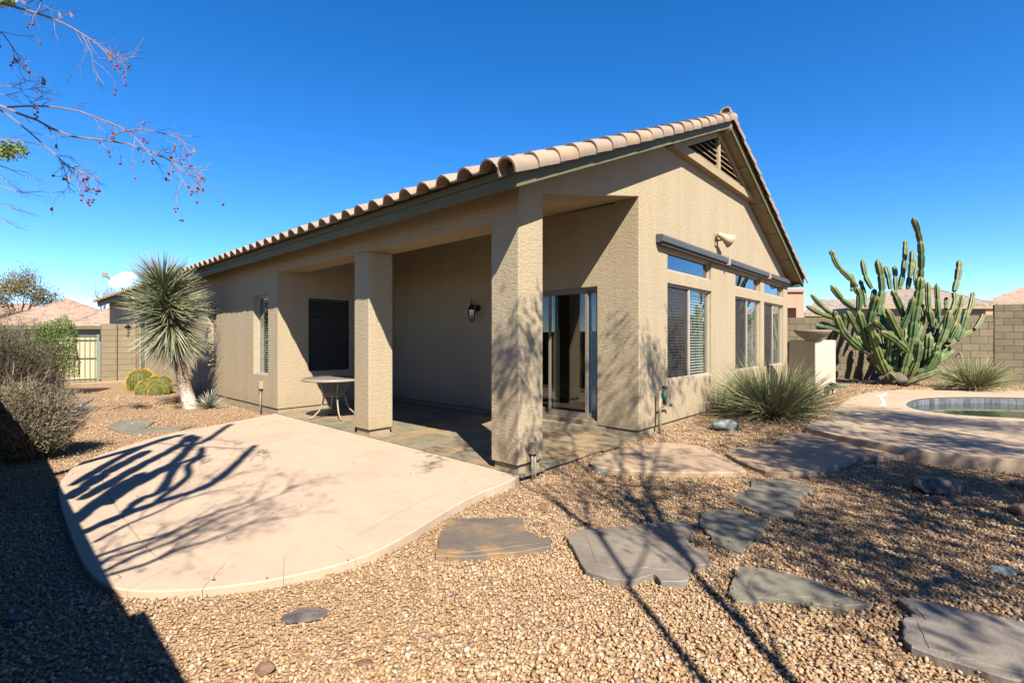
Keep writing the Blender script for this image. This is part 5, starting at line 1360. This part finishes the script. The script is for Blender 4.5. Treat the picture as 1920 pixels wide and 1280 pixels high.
# trees behind the viewpoint on the right
def shade_tree(label, base, trunks, H, r, crown_n, lsize, lv=4, spread=.35, seed=1, kids=3):
    random.seed(seed); t = thing('shade_tree', label, 'tree', (base[0],base[1],0), 'trees behind the viewpoint'); w_ = Wood()
    for (dx,dy) in trunks: w_.grow((dx*.3,dy*.3,-.1), (dx,dy,1.0), H*.42, r, 0, lv, kids, .22, 0, 6, .05, .66, .62)
    w_.mb.build('trunk', m_bark, t); leafy(w_, crown_n, lsize, spread, [.2,.4,.6,.8], False, .34, True).build('crown', m_pv, t)
shade_tree('leafy tree behind the viewpoint shading the gravel at right', (-1.3,-6.9), [(.15,.02),(.42,.1),(.3,-.12)], 6.6, .065, 34000, .13, 4, .5, 5, 4)
shade_tree('second leafy tree behind the viewpoint, nearer the pool', (2.2,-7.9), [(.15,.2),(-.3,.15),(.3,-.05)], 6.6, .065, 48000, .13, 4, .55, 8, 4)
shade_tree('slender tree behind the viewpoint shading the long tapering flagstone', (.35,-6.6), [(.12,.03),(-.12,.0),(.2,-.1)], 5.2, .055, 30000, .13, 4, .45, 13, 4)
random.seed(31); t = thing('shade_tree', 'twin trunked tree behind the viewpoint whose crown dapples the corner pillar', 'tree', (-3.45,-5.0,0), 'trees behind the viewpoint'); w_ = Wood(); o_ = Vector((-3.45,-5.0,0))
TA = [Vector((.15*z+.05*math.sin(z*1.7), .03*math.cos(z*2.1)-.03, z)) for z in (-.1,.8,1.7,2.6,3.5,4.3)]; TB = [Vector((.33*z+.06*math.sin(z*1.3+1)-.05, -.04*z+.03*math.sin(z*2), z)) for z in (-.1,.8,1.7,2.6,3.5,4.3)]
w_.mb.tube(TA, [.042,.036,.031,.026,.021,.016], 8, False).tube(TB, [.044,.038,.033,.028,.022,.016], 8, False)
for e, src_ in (((-2.4,-3.9,4.9),TA),((-1.9,-3.7,4.7),TA),((-1.3,-3.6,4.8),TB),((-.6,-3.7,5.0),TB),((.2,-4.1,5.2),TB),((1.1,-4.4,5.5),TB),((-1.7,-5.3,5.6),TB),((-.7,-4.9,5.6),TB),((.3,-5.2,5.8),TB)):
    q = Vector(e)-o_; m_ = src_[-1 if random.random() < .5 else -2]; w_.mb.tube([m_, m_.lerp(q,.3)+Vector((0,0,.35))+rdir()*.1, m_.lerp(q,.65)+Vector((0,0,.35))+rdir()*.1, q], [.022,.016,.012,.008], 6, False)
    for k in range(4): w_.grow(q, (q-m_).normalized()+rdir()*.9, .5, .008, 0, 3, 3, .3, .15, 4, 0, .7, .6)
for src_, i_ in ((TB,3),(TB,4),(TB,5),(TA,4),(TA,5),(TB,3)):
    for k in range(2): w_.grow(src_[i_], (random.uniform(.5,1.1), random.uniform(-.3,.5), random.uniform(.5,1)), .95, .012, 0, 3, 3, .35, .05, 5, .02, .72, .6)
w_.mb.build('trunk', m_bark, t); lf = Blades(); src = [x for x in w_.nodes if x[2] >= 1]
for i in range(6500):
    p, d, l = random.choice(src); q = p+rdir()*random.random()*.16
    if not in_frame(q+o_): lf.leaf(q, d+rdir()*1.0, random.uniform(.06,.12), .026, random.random())
lf.build('crown', m_pv, t)
random.seed(99)

# ------------------------------------------------------------------ neighbouring houses
def tiled_plane(name, pts, mat, parent, pitch=.33, row=.40, amp=.045):
    """corrugated, stepped tile surface over a planar polygon; pts[0]->pts[1] is the eave"""
    P = [Vector(p) for p in pts]; u = (P[1]-P[0]).normalized(); nn = (P[1]-P[0]).cross(P[-1]-P[0]).normalized()
    if nn.z < 0: nn = -nn
    v = nn.cross(u).normalized()
    if v.z < 0: v = -v
    loc = [((p-P[0]).dot(u), (p-P[0]).dot(v)) for p in P]; umin, umax = min(a for a,b in loc), max(a for a,b in loc); vmax = max(b for a,b in loc)
    V_, F_ = [], []; nr = int(vmax/row)+1
    for r in range(nr):
        v0, v1 = r*row, min((r+1)*row, vmax)
        def span(vv):
            xs_ = []
            for i in range(len(loc)):
                (a0,b0),(a1,b1) = loc[i], loc[(i+1)%len(loc)]
                if abs(b1-b0) > 1e-6 and min(b0,b1)-1e-6 <= vv <= max(b0,b1)+1e-6: xs_.append(a0+(a1-a0)*(vv-b0)/(b1-b0))
            return (min(xs_), max(xs_)) if len(xs_) >= 2 else None
        s0, s1 = span(v0+.0001), span(v1-.001)
        if not s0 or not s1: continue
        nu = max(2, int((s0[1]-s0[0])/pitch*4)); base = len(V_)
        for vv, sp_, lift in ((v0, s0, .05), (v1, s1, .0)):
            for k in range(nu+1):
                a = s0[0]+(s0[1]-s0[0])*k/nu; a = min(max(a, sp_[0]), sp_[1]); h = amp*(.5+.5*math.cos(2*math.pi*a/pitch))+lift
                q = P[0]+u*a+v*vv+nn*h; V_.append(tuple(q))
        for k in range(nu): F_.append((base+k, base+k+1, base+nu+2+k, base+nu+1+k))
        base2 = len(V_)     # small riser below each row
        for k in range(nu+1):
            q = Vector(V_[base+k]); V_.append(tuple(q-nn*.07))
        for k in range(nu): F_.append((base+k, base2+k, base2+k+1, base+k+1))
    o = link(name, np_mesh(name, np.array(V_), np.array(F_), mat), parent); kind(o, 'stuff'); return o
def ridge(P, parent, mat, r=.12):
    MB().tube(P, r, 8).build('ridge_cap', mat, parent)
# left neighbour: two hipped roofs above the gate
nh = thing('neighbour_house', 'low house with pink tan hipped tile roofs beyond the iron gate', 'house', (0,0,0), 'neighbouring houses')
E0 = D(-60,604,30); E1 = D(122,609,27.0); A = D(127,563,35.5); A2 = D(212,583,38); R0 = D(20,592,32)
ze = E1.z
def zset(P, z): 
    d = np.array(P)-CAM; t = (z-CAM[2])/d[2]; return Vector(CAM+d*t)
# main hip, front face (facing the viewer) and right face
F0 = D(-30,608,29); F1 = D(262,609,29); F0.z = F1.z = ze
AP = D(127,562,36)
tiled_plane('roof_tiles', [F0, F1, AP], m_roofn, nh)
ridge([AP, F0], nh, m_roofn); ridge([AP, F1], nh, m_roofn)
# the lower hip in front at right
G0 = D(119,609,25.5); G1 = D(250,609,25.5); G0.z = G1.z = ze-.12; GA = D(206,580,28.2); GB = D(260,580,28.2)
tiled_plane('roof_tiles', [G0, G1, GB, GA], m_roofn, nh); ridge([G0, GA], nh, m_roofn); ridge([GA, GB], nh, m_roofn)
H0 = D(-120,606,33); H1 = D(60,606,33); H0.z = H1.z = ze; HA = D(-60,572,38); HB = D(70,571,38)
tiled_plane('roof_tiles', [H0, H1, HB, HA], m_roofn, nh); ridge([HA, HB], nh, m_roofn)
fa = MB()
for a, b_ in ((G0,G1),(F0,F1)): fa.obox((a+b_)/2+Vector((0,0,-.06)), (b_-a)/2, (0.02,.03,0), (0,0,.09))
fa.build('fascia', m_fascia, nh)
wl_ = MB()
for a, b_, k in ((G0,G1,.6),(F0,F1,.6)):
    d = (b_-a).normalized(); bk = Vector((-d.y,d.x,0)); bk = bk if bk.dot(Vector((FW[0],FW[1],0))) > 0 else -bk
    c = (a+b_)/2+bk*1.6; wl_.obox((c.x,c.y,(ze-.15)/2), (b_-a)/2*.97, bk*1.0, (0,0,(ze-.15)/2))
wl_.build('wall', m_ngrey, nh)
vp = D(95,572,36); MB().tube([vp+Vector((0,0,-.6)), vp+Vector((0,0,.35))], .09, 8).tube([vp+Vector((0,0,.3)), vp+Vector((0,0,.42))], .15, 8).build('vent_pipe', m_pink, nh)

# right neighbours
pk = thing('neighbour_house', 'pink stucco house with a flat parapet porch just past the gable end', 'house', (0,0,0), 'neighbouring houses')
ys_ = YAW-math.pi/2
def fbox(mb, px0, px1, py0, py1, dep, thick):
    a, b_ = D(px0,py1,dep), D(px1,py0,dep); R2 = Vector((RT[0],RT[1],0)); F2 = Vector((FW[0],FW[1],0))
    wv = (px1-px0)/FPX*dep/2; hv = (py1-py0)/FPX*dep/2; c = D((px0+px1)/2,(py0+py1)/2,dep)+F2*thick/2
    return mb.obox(c, R2*wv, F2*thick/2, (0,0,hv))
mb = MB(); fbox(mb,1440,1508,546,577,22,5); fbox(mb,1493,1507,577,640,22,.8); fbox(mb,1440,1508,578,650,27,1.0); mb.build('porch_wall', m_pink, pk)
mb = MB(); fbox(mb,1440,1509,541,547,21.9,5.2); mb.build('parapet_cap', m_pink, pk)
mb = MB(); fbox(mb,1470,1496,580,592,26.6,.3); mb.build('window_band', m_nst, pk)
def gable_house(label, p_ridge0, p_ridge1, p_e0, p_e1, dep_r, dep_e, roofm, wallm, wall_bot=650, win=()):
    t = thing('neighbour_house', label, 'house', (0,0,0), 'neighbouring houses')
    r0, r1 = D(*p_ridge0,dep_r), D(*p_ridge1,dep_r); e0, e1 = D(*p_e0,dep_e), D(*p_e1,dep_e); e1.z = e0.z; r1.z = r0.z
    tiled_plane('roof_tiles', [e0,e1,r1,r0], roofm, t, .33, .42); ridge([r0,r1], t, roofm, .1); ridge([r0,e0], t, roofm, .1); ridge([r1,e1], t, roofm, .1)
    d = (e1-e0); bk = Vector((-d.y,d.x,0)).normalized(); bk = bk if bk.dot(Vector((FW[0],FW[1],0))) > 0 else -bk
    c = (e0+e1)/2+bk*1.0; MB().obox((c.x,c.y,e0.z/2-.05), d/2*.95, bk*.6, (0,0,e0.z/2-.08)).build('wall', wallm, t)
    MB().obox((e0+e1)/2+Vector((0,0,-.10)), d/2, bk*.03, (0,0,.10)).build('fascia', m_soffit, t)
    for (x0,x1,y0,y1) in win:
        a = D((x0+x1)/2,(y0+y1)/2,depth_of(c)-.85); wv = (x1-x0)/FPX*dep_e/2; hv = (y1-y0)/FPX*dep_e/2; dn_ = d.normalized()
        f = MB().obox(a, dn_*wv, bk*.05, (0,0,hv)).build('window', m_white, t); MB().obox(a-bk*.06, dn_*wv*.85, bk*.01, (0,0,hv*.85)).build('pane', m_curtain, f)
    return t
gable_house('grey roofed house seen far left behind the column cactus', (1534,563),(1600,563),(1508,588),(1660,590),42,36,m_roofg,m_ngrey,650,((1540,1549,592,602),(1560,1580,592,602)))
gable_house('grey brown roofed house directly behind the column cactus', (1690,541),(1745,541),(1590,572),(1868,600),32,27,m_roofg,m_ngrey,650)
gable_house('house with a pink tan tile roof at the right edge beyond the wall', (1915,541),(2100,541),(1850,566),(2150,566),40,34,m_roofn,m_pink,650,((1876,1896,573,580),))

# ------------------------------------------------------------------ fallen leaves
ll = Blades()
def litter(n, fx, fy, zf_):
    for i in range(n):
        x, y = fx(), fy(); ll.leaf((x,y,zf_(x)+.004), (random.gauss(0,1),random.gauss(0,1),random.uniform(.0,.35)), random.uniform(.018,.04), .012, random.random())
litter(45, lambda: random.uniform(-3.2,-.1), lambda: random.uniform(.3,5.5), zslab)
litter(30, lambda: random.uniform(.3,2.5), lambda: random.uniform(.2,6), lambda x: FLOOR)
litter(160, lambda: random.uniform(-3.0,5.5), lambda: random.uniform(-3.4,-.3), lambda x: hgt(x)+.014)
kind(ll.build('leaf_litter', m_dryleaf), 'stuff')
